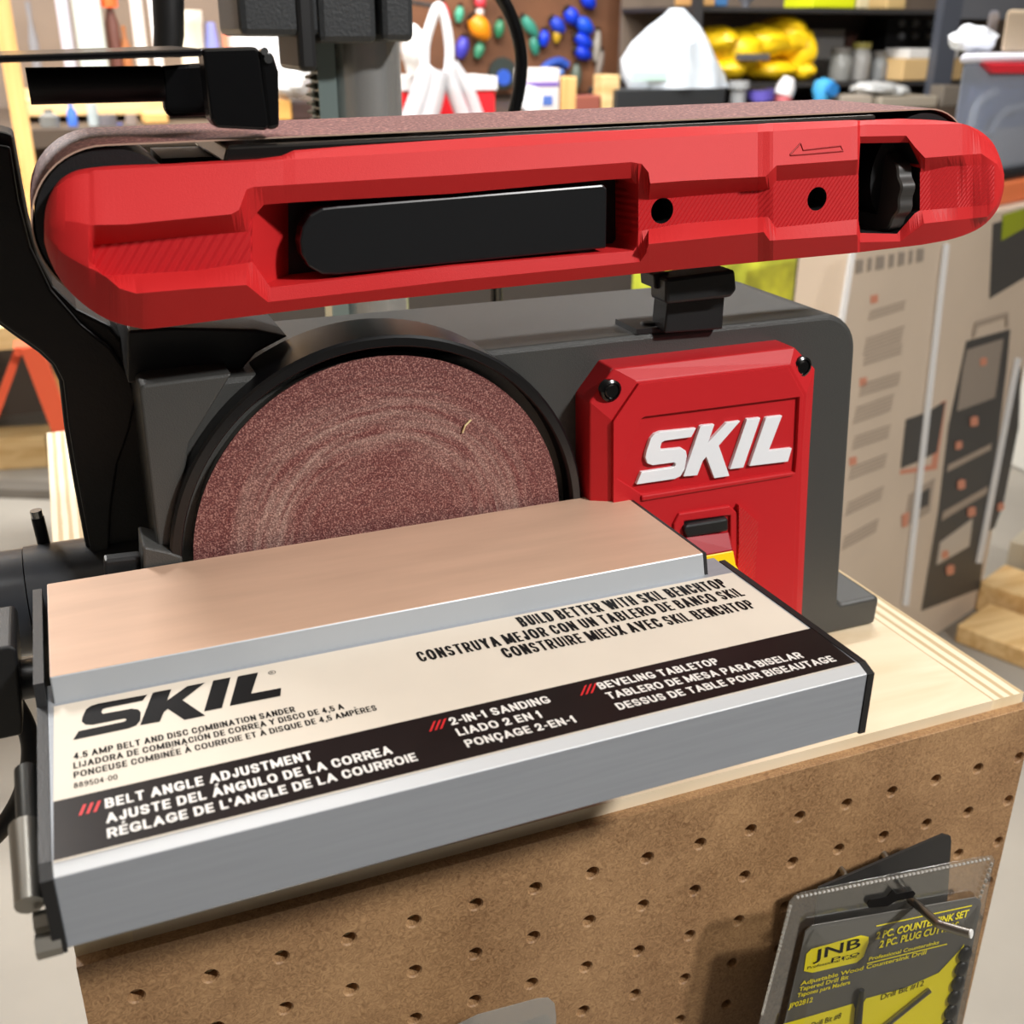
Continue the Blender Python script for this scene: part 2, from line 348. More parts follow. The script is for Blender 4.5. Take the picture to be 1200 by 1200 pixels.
def wood(name, dark, light, scale=4, stretch=(12, 1, 12), rough=0.55):
    m = mat(name, light, rough); nt = m.node_tree; b = nt.nodes['Principled BSDF']; L = nt.links.new
    tc = nt.nodes.new('ShaderNodeTexCoord'); mp = nt.nodes.new('ShaderNodeMapping'); mp.inputs['Scale'].default_value = stretch
    L(tc.outputs['Object'], mp.inputs[0])
    n = nt.nodes.new('ShaderNodeTexNoise'); n.inputs['Scale'].default_value = scale; n.inputs['Detail'].default_value = 6; n.inputs['Distortion'].default_value = 0.6
    L(mp.outputs[0], n.inputs['Vector'])
    r = nt.nodes.new('ShaderNodeValToRGB'); e = r.color_ramp.elements; e[0].color = rgb(*dark); e[1].color = rgb(*light); e[0].position = 0.3; e[1].position = 0.62
    L(n.outputs['Fac'], r.inputs[0]); L(r.outputs[0], b.inputs['Base Color']); return m
PLYEDGE = ply_edge('plywood_edge')
PLYTOP = wood('birch_ply', (214, 192, 156), (230, 213, 184), 3, (3, 14, 3))
PLYSIDE = wood('birch_ply_side', (214, 190, 150), (236, 218, 182), 3, (14, 14, 2))
PINE = wood('pine', (214, 160, 92), (236, 190, 124), 3, (14, 14, 1.5))
PINEX = wood('pine_board', (206, 162, 100), (236, 202, 146), 3, (1.5, 14, 14))
def hardboard(name):
    m = mat(name, (150, 112, 74), 0.62); nt = m.node_tree; b = nt.nodes['Principled BSDF']; L = nt.links.new
    tc = nt.nodes.new('ShaderNodeTexCoord')
    n = nt.nodes.new('ShaderNodeTexNoise'); n.inputs['Scale'].default_value = 330; n.inputs['Detail'].default_value = 6; n.inputs['Distortion'].default_value = 2.5
    n2 = nt.nodes.new('ShaderNodeTexNoise'); n2.inputs['Scale'].default_value = 22; n2.inputs['Detail'].default_value = 3
    L(tc.outputs['Object'], n.inputs['Vector']); L(tc.outputs['Object'], n2.inputs['Vector'])
    a = nt.nodes.new('ShaderNodeMath'); a.operation = 'MULTIPLY_ADD'; a.inputs[1].default_value = 0.35; L(n2.outputs['Fac'], a.inputs[0]); 
    s = nt.nodes.new('ShaderNodeMath'); s.operation = 'MULTIPLY'; s.inputs[1].default_value = 0.65; L(n.outputs['Fac'], s.inputs[0]); L(s.outputs[0], a.inputs[2])
    r = nt.nodes.new('ShaderNodeValToRGB'); e = r.color_ramp.elements; e[0].color = rgb(122, 88, 56); e[1].color = rgb(178, 140, 98); e[0].position = 0.34; e[1].position = 0.66
    L(a.outputs[0], r.inputs[0]); L(r.outputs[0], b.inputs['Base Color']); return m
PEG = hardboard('hardboard')
CONC = mat('concrete', (150, 144, 134), 0.7, noise_amt=0.12, nscale=3)

# ------------------------------------------------------------------ the room
def struct(name, a, b, m):
    return obj(name, box(B(), a, b), m, kind='structure')
struct('floor', (-3.0, -3.0, -H - 0.05), (6.0, 4.0, -H), CONC)
WALLB = mat('back_wall_paint', (112, 98, 86), 0.8, noise_amt=0.2, nscale=2)
struct('wall_back', (-3.0, 3.4, -H), (6.0, 3.5, 1.7), WALLB)
struct('wall_right', (6.0, -3.0, -H), (6.1, 3.5, 1.7), mat('side_wall_paint', (150, 140, 128), 0.8))
struct('wall_left', (-3.1, -3.0, -H), (-3.0, 3.5, 1.7), mat('left_wall_paint', (150, 140, 128), 0.8))
struct('ceiling', (-3.0, -3.0, 1.7), (6.0, 3.5, 1.75), mat('ceiling_paint', (215, 208, 198), 0.8))

# ------------------------------------------------------------------ the bench the sander stands on
XL, XR, YBK = -0.0165, 0.4065, 0.565
bench = empty('workbench', 'pale plywood workbench with a brown pegboard front under the sander', 'workbench', (0.2, 0.28, -H))
obj('top_panel', box(B(), (XL + 0.019, 0.005, -0.018), (XR - 0.019, YBK, 0)), PLYTOP, bench)
for s in (0, 1):
    a = XL if s == 0 else XR - 0.019
    bm = box(B(), (a, 0.005, -H + 0.02), (a + 0.019, YBK, 0.0))
    for f in bm.faces:
        if f.calc_center_median().z > -0.001 or abs(f.normal.y) > 0.5: f.material_index = 1
    o = obj('side_panel', bm, [PLYSIDE, PLYEDGE], bench)
obj('back_panel', box(B(), (XL + 0.019, YBK - 0.018, -H + 0.02), (XR - 0.019, YBK, -0.018)), PLYSIDE, bench)
obj('base_panel', box(B(), (XL + 0.019, 0.005, -H), (XR - 0.019, YBK - 0.018, -H + 0.02)), PLYSIDE, bench)
# pegboard: real holes, one inch apart, drilled a little out of square with the cut edges
bm = B(); P = 0.0254; th = math.radians(-1.2); TK = 0.005
ex, ez = Vector((math.cos(th), 0, math.sin(th))), Vector((-math.sin(th), 0, math.cos(th)))
H00 = Vector((0.0004, 0, -0.0256)); NS = 16
for i in range(-2, 19):
    for j in range(0, 26):
        c = H00 + ex * (i * P) - ez * (j * P); 
        if c.x < XL - 0.03 or c.x > XR + 0.04: continue
        sq, ci, cb = [], [], []
        for k in range(NS):
            a = 2 * PI * k / NS + PI / NS; ca, sa = math.cos(a), math.sin(a); m_ = max(abs(ca), abs(sa))
            # square ring vertices so that neighbours share them
            sq.append(c + ex * (ca / m_ * P / 2) + ez * (sa / m_ * P / 2)); ci.append(c + ex * (ca * 0.0033) + ez * (sa * 0.0033))
        vs = [bm.verts.new(p) for p in sq]; vi = [bm.verts.new(p) for p in ci]
        vr = [bm.verts.new(c + (p - c) * 0.82 + Vector((0, 0.0006, 0))) for p in ci]
        vb = [bm.verts.new(c + (p - c) * 0.82 + Vector((0, TK, 0))) for p in ci]
        ve = [bm.verts.new(p + Vector((0, TK, 0))) for p in sq]
        cs = [bm.verts.new(c + ex * (dx * P / 2) + ez * (dz * P / 2)) for dx, dz in ((1, 1), (-1, 1), (-1, -1), (1, -1))]
        for k in range(NS):
            k2 = (k + 1) % NS
            corner = {1: 0, 5: 1, 9: 2, 13: 3}.get(k)
            bm.faces.new((vs[k], vs[k2], vi[k2], vi[k]))
            if corner is not None: bm.faces.new((vs[k], cs[corner], vs[k2]))
            bm.faces.new((vi[k], vi[k2], vr[k2], vr[k])); bm.faces.new((vr[k], vr[k2], vb[k2], vb[k])); bm.faces.new((vb[k], vb[k2], ve[k2], ve[k]))
def cut(bm, co, no):
    bmesh.ops.bisect_plane(bm, geom=bm.verts[:] + bm.edges[:] + bm.faces[:], plane_co=co, plane_no=no, clear_outer=True)
bmesh.ops.remove_doubles(bm, verts=bm.verts[:], dist=1e-5)
for i in range(-2, 19):
    for j in (-1, -2):
        c = H00 + ex * (i * P) - ez * (j * P); q = [c + ex * (dx * P / 2) + ez * (dz * P / 2) for dx, dz in ((-1, -1), (1, -1), (1, 1), (-1, 1))]
        bm.faces.new([bm.verts.new(p) for p in q])
bmesh.ops.remove_doubles(bm, verts=bm.verts[:], dist=1e-5)
cut(bm, (XL, 0, 0), (-1, 0, 0)); cut(bm, (XR + 0.004, 0, 0), (1, 0, 0)); cut(bm, (0, 0, -0.0055), (0, 0, 1)); cut(bm, (0, 0, -0.6), (0, 0, -1))
for e in [e for e in bm.edges if e.is_boundary]:
    a, b_ = e.verts
    if a.co.y < 1e-6 and b_.co.y < 1e-6 and (abs(a.co.z + 0.0055) < 1e-4 and abs(b_.co.z + 0.0055) < 1e-4 or abs(a.co.x - b_.co.x) < 1e-5):
        q = [a, b_, bm.verts.new(b_.co + Vector((0, TK, 0))), bm.verts.new(a.co + Vector((0, TK, 0)))]; bm.faces.new(q)
obj('pegboard', bm, PEG, bench, label='brown hardboard drilled with rows of holes')

# ------------------------------------------------------------------ the belt and disc sander
S = empty('combination_sander', 'red and charcoal bench sander with an abrasive belt above an abrasive disc', 'sander', (0.19, 0.125, 0))
YF, YR = 0.084, 0.166
def arc(cx, cz, r, a0, a1, n, Y):
    return [Vector((cx + r * math.cos(math.radians(a0 + (a1 - a0) * k / n)), Y, cz + r * math.sin(math.radians(a0 + (a1 - a0) * k / n)))) for k in range(n + 1)]
prof = [Vector((0.030, YF, 0.0004)), Vector((0.3835, YF, 0.0004)), Vector((0.384, YF, 0.013))] + arc(0.3805, 0.0135, 0.0035, 0, 90, 4, YF) + \
    arc(0.3605, 0.0205, 0.0035, 270, 190, 4, YF) + arc(0.3272, 0.1505, 0.0195, 3, 90, 8, YF) + [Vector((0.0325, YF, 0.169))]
obj('body', prism(B(), prof, (0, YR - YF, 0)), BODY, S, bevel=0.0022, seg=3)
# disc guard, backing plate, sanding disc
DC = Vector((0.1197, 0, 0.0968))
bm = B(); lathe(bm, DC, (0, 1, 0), [(0.0806, 0.0905), (0.0806, 0.0752), (0.0812, 0.0744), (0.0842, 0.0744), (0.0852, 0.0752), (0.0854, 0.084), (0.0854, 0.102), (0.07, 0.102)], 96)
obj('disc_guard', bm, mat('guard_plastic', (16, 16, 17), 0.28), S, smooth=True)
bm = lathe(B(), DC, (0, 1, 0), [(0.0762, 0.0797), (0.0762, 0.086), (0.02, 0.088)], 96)
plate = obj('disc_plate', bm, STEEL, S, smooth=True, label='metal backing plate')
dsk = bpy.data.objects.new('tmp', None)
bm = lathe(B(), Vector((0, 0, 0)), (0, 1, 0), [(0.0762, 0.0787), (0.0762, 0.0797)], 96)
o = obj('sanding_disc', bm, GRITD, None); o.parent = S; o.location = DC - S.location + Vector((0, 0.0792, 0)); 
for v in o.data.vertices: v.co += Vector((0, 0, -0.0762 if False else 0))
zc = sum(v.co.z for v in o.data.vertices) / len(o.data.vertices)
for v in o.data.vertices: v.co.z -= zc
c = at(545, 498, 0.0783)
obj('wood_splinter', tube(B(), [at(542, 507, 0.078), at(545, 499, 0.0776), at(552, 492, 0.0779)], 0.0004, 6), mat('splinter', (222, 200, 150)), o)
# raised corner of the body left of the disc, small ledge
def px_prism(bm, pts, Y, d, mi=0): return prism(bm, [clampz(at(x, y, Y)) for x, y in pts], (0, d, 0), mi)
obj('corner_panel', px_prism(B(), [(163, 456), (168, 451), (272, 438), (222, 520), (203, 640), (186, 650)], 0.079, 0.02), BODY, S, bevel=0.002, seg=3)
obj('ledge', px_prism(B(), [(167, 640), (196, 646), (214, 652), (214, 690), (169, 690)], 0.074, 0.02), BODY, S, bevel=0.001)
obj('hinge_block', px_prism(B(), [(122, 657), (165, 652), (167, 690), (124, 690)], 0.078, 0.006), BLACK, S, bevel=0.001)
# pivot arm at the left end
AY = 0.135
arm = [(-60, 140), (14, 157), (26, 225), (33, 262), (44, 300), (62, 335), (90, 362), (130, 382), (170, 430), (190, 470), (190, 650), (108, 674), (100, 640), (85, 560), (75, 500), (69, 447), (60, 428), (45, 414), (15, 393), (0, 382), (-60, 330)]
obj('pivot_arm', px_prism(B(), arm, AY, 0.03), BLACKCAST, S, bevel=0.0015)
fa = [(-60, 160), (12, 172), (22, 235), (36, 290), (60, 340), (95, 380), (130, 408), (152, 440), (160, 466), (152, 505), (138, 545), (130, 600), (128, 660), (112, 668), (105, 640), (90, 560), (80, 500), (74, 447), (64, 428), (48, 412), (18, 391), (0, 378), (-60, 326)]
obj('arm_plate', px_prism(B(), fa, AY - 0.003, 0.004), BLACKCAST, S, bevel=0.001)
obj('shadow_block', px_prism(B(), [(150, 450), (150, 388), (200, 384), (300, 386), (338, 394), (300, 414), (285, 432), (262, 444)], 0.096, 0.06), BLACKCAST, S, bevel=0.001)  # added black block imitating the housing's shadow on the body top
# ---- red belt housing
YH = 0.045
TOP = [(52, 262), (54, 245), (60, 228), (70, 213), (85, 203), (105, 198), (140, 195), (200, 193), (300, 187), (330, 183), (345, 176.5), (400, 172), (600, 159), (800, 149), (1000, 141.5), (1060, 139.5), (1110, 142), (1140, 149), (1160, 163), (1170, 180), (1176, 200), (1177, 210)]
BOT = [(52, 284), (57, 301), (66, 320), (80, 340), (105, 362), (130, 376), (160, 384), (180, 385), (250, 376), (400, 357), (600, 336), (800, 315.5), (985, 298), (1005, 296), (1080, 287), (1120, 279), (1150, 266), (1168, 247), (1175, 228), (1177, 216)]
BEV = [(52, 264), (105, 200), (300, 189), (332, 188.5), (346, 186.5), (400, 183.5), (600, 171.5), (800, 160), (997, 148.5), (1015, 146), (1067, 146), (1133, 145), (1145, 154), (1172, 187), (1177, 211)]
UU = [(52, 272), (100, 264), (150, 263), (271, 251), (280, 246), (289, 222), (297, 219), (347, 216), (530, 205), (740, 190), (752, 192), (760, 202), (762, 215), (800, 212), (897, 207), (910, 194), (1006, 187), (1008, 160), (1062, 159), (1072, 172), (1084, 185), (1150, 180), (1168, 192), (1177, 212)]
VV = [(52, 273), (100, 272), (108, 288), (115, 287), (230, 276), (291, 271.5), (294, 258), (309, 240), (347, 237), (530, 227), (707, 211), (740, 209), (746, 216), (748, 236), (762, 234), (902, 222), (910, 212), (1003, 205), (1006, 203), (1008, 168), (1065, 167), (1077, 191), (1079, 202), (1088, 200), (1110, 195), (1165, 193), (1170, 200), (1177, 213)]
WW = [(52, 275), (100, 300), (108, 308), (120, 322), (125, 323), (230, 317), (296, 307), (317, 337), (530, 312), (742, 294), (746, 289), (748, 271), (800, 262), (900, 254), (909, 267), (1003, 257), (1006, 257), (1008, 273), (1051, 274), (1072, 250), (1077, 247), (1160, 240), (1168, 232), (1177, 213.5)]
QQ = [(52, 277), (100, 310), (125, 325), (140, 338), (160, 344), (230, 338), (289, 334), (314, 354), (430, 341), (530, 329), (750, 307), (757, 297), (760, 286), (800, 282), (895, 272), (902, 282), (1004, 275), (1008, 284), (1055, 283), (1083, 262), (1157, 254), (1168, 240), (1177, 214.5)]
DEP = [(52, 0), (104, 0), (110, 0.0035), (1090, 0.0035), (1125, 0.0026), (1166, 0), (1177, 0)]
PKT = [(294, 0), (297, 0.0015), (350, 0.017), (745.9, 0.017), (746, 0.0), (1006, 0), (1006.6, 0.03), (1077.4, 0.03), (1078, 0)]
def dense(L_):
    P_ = [(p.x, p.y) for p in smoothpath([(x, y, 0) for x, y in L_], 4)]; out = [P_[0]]
    for p in P_[1:]:
        if p[0] > out[-1][0] + 0.01: out.append(p)
    return out
def ends_round(L_):
    a = [p for p in L_ if p[0] <= 250]; b_ = [p for p in L_ if p[0] >= 1060]; m_ = [p for p in L_ if 250 < p[0] < 1060]
    return dense(a) + m_ + dense(b_)
TOP, BOT = ends_round(TOP), ends_round(BOT)
xs = set()
for L_ in (TOP, BOT, BEV, UU, VV, WW, QQ, DEP, PKT): xs |= {p[0] for p in L_}
xs |= set(range(60, 1177, 6)) | {52.6, 53.3, 55.5, 58, 62, 65, 68, 73, 77, 1174, 1172, 1175.2, 1176.5, 1164, 1156, 1152}
xs_ = sorted(xs); xs = [xs_[0]]
for x in xs_[1:]:
    if x > xs[-1] + 0.25: xs.append(x)
raised = lambda x: interp([(889, 0), (905, 0.0022), (1005, 0.0022), (1007, 0), (1177, 0)], x)     # the block round the second screw stands proud
bm = B(); cols = []
for x in xs:
    t = interp(TOP, x); b_ = interp(BOT, x)
    ys = [t, interp(BEV, x), interp(UU, x), interp(VV, x), interp(WW, x), interp(QQ, x), b_]
    if x < 110:
        fr = [0.0, 0.03, 0.40, 0.53, 0.66, 0.71, 1.0]; w_ = max(0, min(1, (110 - x) / 6)); w_ = w_ * w_ * (3 - 2 * w_)
        for k in range(1, 6): ys[k] = ys[k] * (1 - w_) + (t + (b_ - t) * fr[k]) * w_
    for k in range(1, 7): ys[k] = max(ys[k], ys[k - 1] + 0.05)
    ys[6] = b_
    for k in range(5, 0, -1): ys[k] = min(ys[k], ys[k + 1] - 0.05)
    e = 0
    if x < 125: q = 1 - (x - 52) / 73; e = 0.011 * (1 - math.sqrt(max(0, 1 - q * q)))
    if x > 1130: q = (x - 1130) / 47; e = 0.012 * (1 - math.sqrt(max(0, 1 - q * q)))
    Y = YH + e - raised(x); d = interp(DEP, x) / 0.0035; p = interp(PKT, x)
    e2 = min(1, e / 0.011); k1 = 1 - e2
    dt = 0.0095 * k1 + 0.001 * e2; db = 0.011 * k1 + 0.002 * e2
    bl = max(0, min(1, (x - 105) / 45, (1168 - x) / 30)); fu = 1 + (min(1, (ys[2] - ys[1]) / 66) - 1) * bl; fq = 1 + (min(1, (ys[6] - ys[5]) / 45) - 1) * bl

    yu = dt * (1 - fu); yq = db * (1 - fq); rec = 0.0088 * d
    Ys = [Y + dt + 0.004 * k1, Y + dt, Y + yu, Y + max(rec, yu + 0.002 * d), Y + max(rec, yq + 0.001 * d), Y + yq, Y + db]
    pts = [at(x, yy, Yv) for yy, Yv in zip(ys, Ys)]
    pv = pts[3].copy(); pv.y += p; pw = pts[4].copy(); pw.y += p
    tb = pts[0].copy(); tb.y = 0.0615; bb = pts[6].copy(); bb.y = 0.0615
    kv, kw = pts[3].copy(), pts[4].copy(); kv.y = max(0.0615, pv.y + 0.0012); kw.y = max(0.0615, pw.y + 0.0012)
    cols.append([bm.verts.new(q) for q in [tb] + pts[:4] + [pv, pw] + pts[4:] + [bb, kw, kv]])
for (ca, x0), (cb, x1) in zip(zip(cols, xs), zip(cols[1:], xs[1:])):
    xm = (x0 + x1) / 2
    for k in range(len(ca) - 1):
        f = bm.faces.new((ca[k], ca[k + 1], cb[k + 1], cb[k]))
        if xm < 112 and k in (1, 2, 3, 6, 7, 8) or xm < 103 or xm > 1172: f.smooth = True
        if k >= 9: f.material_index = 3
        if k == 5:
            pm = interp(PKT, xm)
            if pm < 0.001: f.material_index = 1 if (xm < 296 and xm > 108) else (2 if 746 < xm < 1165 else 0)
            elif xm > 350: f.material_index = 3
        if k in (4, 6) and xm > 1006 and interp(PKT, xm) > 0.02: f.material_index = 3
    bm.faces.new((ca[-1], ca[0], cb[0], cb[-1])).material_index = 3
bm.faces.new(cols[0]); bm.faces.new(list(reversed(cols[-1])))
hs = obj('belt_housing', bm, [RED, REDRIB, REDFINE, BLACK], S, merge=False, label='red plastic cover with ribbed bands')
def drill(o, cutters):
    """bore round holes into o"""
    bm = B()
    for c, r, d in cutters: lathe(bm, c, (0, 1, 0), [(r, -0.006), (r, d)], 24)
    off = wloc(o)
    for v in bm.verts: v.co -= off
    bmesh.ops.recalc_face_normals(bm, faces=bm.faces[:])
    me = bpy.data.meshes.new('cutter'); bm.to_mesh(me); bm.free(); c_ = bpy.data.objects.new('cutter', me); COL.objects.link(c_)
    me.materials.append(o.data.materials[-1])
    c_.location = off
    md = o.modifiers.new('bore', 'BOOLEAN'); md.operation = 'DIFFERENCE'; md.object = c_; md.solver = 'EXACT'; md.material_mode = 'TRANSFER'
    dg = bpy.context.evaluated_depsgraph_get(); dg.update()
    me2 = bpy.data.meshes.new_from_object(o.evaluated_get(dg)); o.modifiers.clear(); old = o.data; o.data = me2; me2.name = o.name
    bpy.data.objects.remove(c_)
drill(hs, [(at(776, 247, YH + 0.0088), 0.0047, 0.009), (at(957.5, 233, YH + 0.0066), 0.0045, 0.009)])
md = hs.modifiers.new('bevel', 'BEVEL'); md.width = 0.0007; md.segments = 2; md.limit_method = 'ANGLE'; md.angle_limit = math.radians(30)
# direction arrow, moulded outline
bm = B(); ar = [(926, 181), (938, 168), (941, 176), (985, 171), (988, 177), (941, 181), (926, 182)]
fy = lambda x, y: YH - 0.0022 + 0.0095 * (1 - (y - interp(BEV, x)) / 66) - 0.0001
ap = [at(x, y, fy(x, y)) for x, y in ar]
tube(bm, ap + [ap[0]], 0.00035, 6)
obj('direction_arrow', bm, mat('arrow_red', (150, 22, 26), 0.5), hs)
# dark lever inside the grip slot
lev = [(707, 216), (712, 221), (711, 291), (395, 322.5), (378, 322), (362, 313), (353, 298), (351, 283), (354, 267), (363, 252), (378, 243.5), (395, 241.5)]
obj('tension_lever', px_prism(B(), lev, YH + 0.0105, 0.008), STEELBLK, S, bevel=0.0008)
# tracking knob in the square opening
kc = at(1030, 226, YH + 0.024); kc.x += 0.0
bm = lathe(B(), kc + Vector((-0.0035, 0, 0)), (1, 0, 0), [(0.010, 0), (0.0165, 0.0), (0.0172, 0.0007), (0.0172, 0.0068), (0.0165, 0.0075), (0.006, 0.0075)], 144, lobes=12, lobe=0.035)
kn = obj('tracking_knob', bm, mat('knob_plastic', (54, 52, 50), 0.35), S, smooth=True)
obj('spring_washer', lathe(B(), kc + Vector((0.006, 0, 0)), (1, 0, 0), [(0.010, 0), (0.0108, 0.0004), (0.0108, 0.0016), (0.010, 0.002)], 40), POLISH, kn, smooth=True)
# abrasive belt loop with rollers and platen
XA, XB, RZ, RR = 0.0318, 0.350, 0.2287, 0.0252
def loop(r, n=24):
    pts = []
    for k in range(n + 1): a = math.radians(90 + 180 * k / n); pts.append((XA + r * math.cos(a), RZ + r * math.sin(a) - 0.0007))
    for k in range(n + 1): a = math.radians(270 + 180 * k / n); pts.append((XB + r * math.cos(a), RZ + r * math.sin(a) + 0.0040))
    return pts
bm = B(); o_, i_ = loop(RR), loop(RR - 0.0005)
YB0, YB1 = 0.0625, 0.132
rings = [[Vector((x, YB0, z)) for x, z in o_], [Vector((x, YB1, z)) for x, z in o_], [Vector((x, YB1, z)) for x, z in i_], [Vector((x, YB0, z)) for x, z in i_], [Vector((x, YB0, z)) for x, z in o_]]
loft(bm, rings, cap0=False, cap1=False)
for f in bm.faces:
    if max(v.co.y for v in f.verts) - min(v.co.y for v in f.verts) < 1e-5 : f.material_index = 1
    elif all(any((v.co - Vector((x, v.co.y, z))).length < 1e-6 for x, z in i_) for v in f.verts): f.material_index = 1
obj('sanding_belt', bm, [GRIT, mat('belt_backing', (168, 140, 122), 0.6)], S)
obj('roller', lathe(B(), (XA, 0.064, RZ - 0.0007), (0, 1, 0), [(0.006, 0), (RR - 0.0012, 0), (RR - 0.0012, 0.066), (0.006, 0.066)], 40), BLACK, S, smooth=True)
obj('roller', lathe(B(), (XB, 0.064, RZ + 0.0035), (0, 1, 0), [(0.006, 0), (RR - 0.0012, 0), (RR - 0.0012, 0.066), (0.006, 0.066)], 40), BLACK, S, smooth=True)
bm = B(); z0 = RZ + RR - 0.0013
pl = [Vector((0.068, 0.0595, z0 - 0.0006)), Vector((0.3215, 0.0595, z0 + 0.0036)), Vector((0.3215, 0.0595, z0 - 0.004)), Vector((0.066, 0.0595, z0 - 0.0062))]
prism(bm, pl, (0, 0.071, 0)); obj('platen', bm, mat('platen_steel', (74, 72, 70), 0.2, metal=0.9), S, bevel=0.0012, seg=3)
obj('belt_frame', box(B(), (0.05, 0.088, 0.207), (0.30, 0.128, 0.246)), BLACK, S)
# work stop across the belt
bm = B(); A1 = lambda x, y: at(x, y, 0.058)
fr_ = [A1(237, 57), A1(301, 55), A1(304, 60), A1(316, 148), A1(312, 153), A1(254, 150), A1(247, 140)]
prism(bm, fr_, (0, 0.012, 0)); ws = obj('work_stop', bm, GLOSSBLK, S, bevel=0.0012, label='black bent steel stop across the belt')
bm = B(); prism(bm, [A1(303, 58), A1(320, 62), A1(327, 84), A1(328, 150), A1(314, 153)], (0, 0.02, 0))
obj('end_flange', bm, GLOSSBLK, ws, bevel=0.0012)
bm = B(); tube(bm, [A1(309.5, 60) + Vector((0, -0.001, 0)), A1(309.5, 62) + Vector((0, 0.004, 0))], 0.0012, 8); tube(bm, [A1(314, 69) + Vector((0, -0.001, 0)), A1(314, 69) + Vector((0, 0.004, 0))], 0.0014, 8)
obj('stop_screw', bm, POLISH, ws)
bm = B(); prism(bm, [A1(-160, 70), A1(238, 57), A1(238, 66), A1(-160, 79)], (0, 0.078, 0))
obj('stop_bar', bm, GLOSSBLK, ws, bevel=0.0006)
A2 = lambda x, y: at(x, y, 0.092)
bm = B(); prism(bm, [A2(188, 78), A2(240, 74), A2(244, 136), A2(200, 138), A2(193, 130)], (0, 0.006, 0)); obj('rear_flange', bm, GLOSSBLK, ws, bevel=0.0012)
bm = tube(B(), [A2(33, 101), A2(191, 98)], 0.0056, 20); obj('clamp_handle', bm, BLACK, ws, smooth=True)
# bracket post under the belt
bm = B(); px_prism(bm, [(781, 327), (862, 316), (864, 340), (857, 349), (781, 357)], 0.071, 0.014); pb = obj('support_bracket', bm, BLACK, S, bevel=0.0014, label='black bracket post under the belt housing')
bm = B(); px_prism(bm, [(783, 350), (850, 343), (847, 386), (779, 391)], 0.079, 0.012); obj('bracket_foot', bm, BLACK, pb, bevel=0.0008)
bm = B(); px_prism(bm, [(766, 322), (784, 319), (784, 342), (767, 338)], 0.078, 0.012); obj('bracket_tab', bm, BLACK, pb, bevel=0.0006)
fz = 0.1702; q0 = on_plane(738, 387, Vector((0, 0, fz)), Vector((0, 0, 1)))
box(bm := B(), (q0.x, YF + 0.0005, fz - 0.0005), (q0.x + 0.034, YF + 0.02, fz + 0.0018)); obj('bracket_flange', bm, BLACK, pb)
bm = lathe(B(), at(759, 388, YF + 0.007), (0, 0, 1), [(0.0042, -0.002), (0.0042, 0.002), (0.003, 0.0042), (0.001, 0.0046)], 20); obj('bracket_bolt', bm, BLACK, pb, smooth=True)
# red switch panel
def ring(pts, Y): return [clampz(at(x, y, Y)) for x, y in pts]
R0 = [(676, 820), (681, 471), (704, 434), (931, 404), (954, 429), (949, 525), (936, 790)]
R1 = [(690, 820), (691, 471), (719, 432), (931, 407), (955, 432), (949, 525), (934, 790)]
R2 = [(715, 820), (716, 492), (747, 447), (926, 427), (945, 462), (940, 530), (929, 790)]
front = ring(R2, 0.0662)
base0 = [Vector((p.x, YF + 0.001, p.z)) for p in ring(R1, 0.0705)]
bm = loft(B(), [base0, ring(R1, 0.0705), ring(R2, 0.0662)], cap0=True, cap1=True)
LOGOP = [(756, 489), (944, 463), (942, 551), (752, 578), (724, 561)]
panel = obj('switch_panel', bm, RED2, S, bevel=0.0006, label='red plastic switch cover')
def bezel(outer, inner, Y, dy, mi=0):
    bm = B(); lo = [clampz(at(x, y, Y)) for x, y in outer]; li = [clampz(at(x, y, Y)) for x, y in inner]
    slab(bm, [lo, li], Vector((0, dy, 0))); return bm
def ring_slab(outer, inner, Y, dy):
    bm = B(); n = len(outer); V = [[bm.verts.new(clampz(at(x, y, Y)) + Vector((0, k, 0))) for x, y in L_] for L_, k in ((outer, 0), (inner, 0), (inner, dy), (outer, dy))]
    for a, b_ in ((0, 1), (1, 2), (2, 3), (3, 0)):
        for k in range(n): bm.faces.new((V[a][k], V[a][(k + 1) % n], V[b_][(k + 1) % n], V[b_][k]))
    return bm
ins = [(718, 800), (719, 494), (749, 450), (924, 430), (942, 463), (938, 530), (934, 590), (926, 780)]
inn = [(752, 579), (724, 561), (752, 491), (757, 488), (937, 465), (934, 530), (932, 554), (926, 555)]
SWO = [(798, 606), (799, 601), (856, 592), (862, 598), (890, 628), (884, 680), (870, 745), (790, 745)]
obj('logo_bezel', ring_slab(ins, inn, 0.0645, 0.0022), RED2, panel, bevel=0.0005)
obj('lower_rail', px_prism(B(), [(752, 581), (931, 553), (930, 558), (752, 588)], 0.0635, 0.003), RED2, panel, bevel=0.0007)
for (x, y) in ((716, 458), (940, 430)):
    c = at(x, y, 0.068)
    bm = lathe(B(), c, (0, -1, 0), [(0.0044, -0.003), (0.0046, 0.0004), (0.0036, 0.001), (0.0033, 0.0004), (0.0025, 0.0012)], 24); sw = obj('panel_screw', bm, GLOSSBLK, panel, smooth=True)
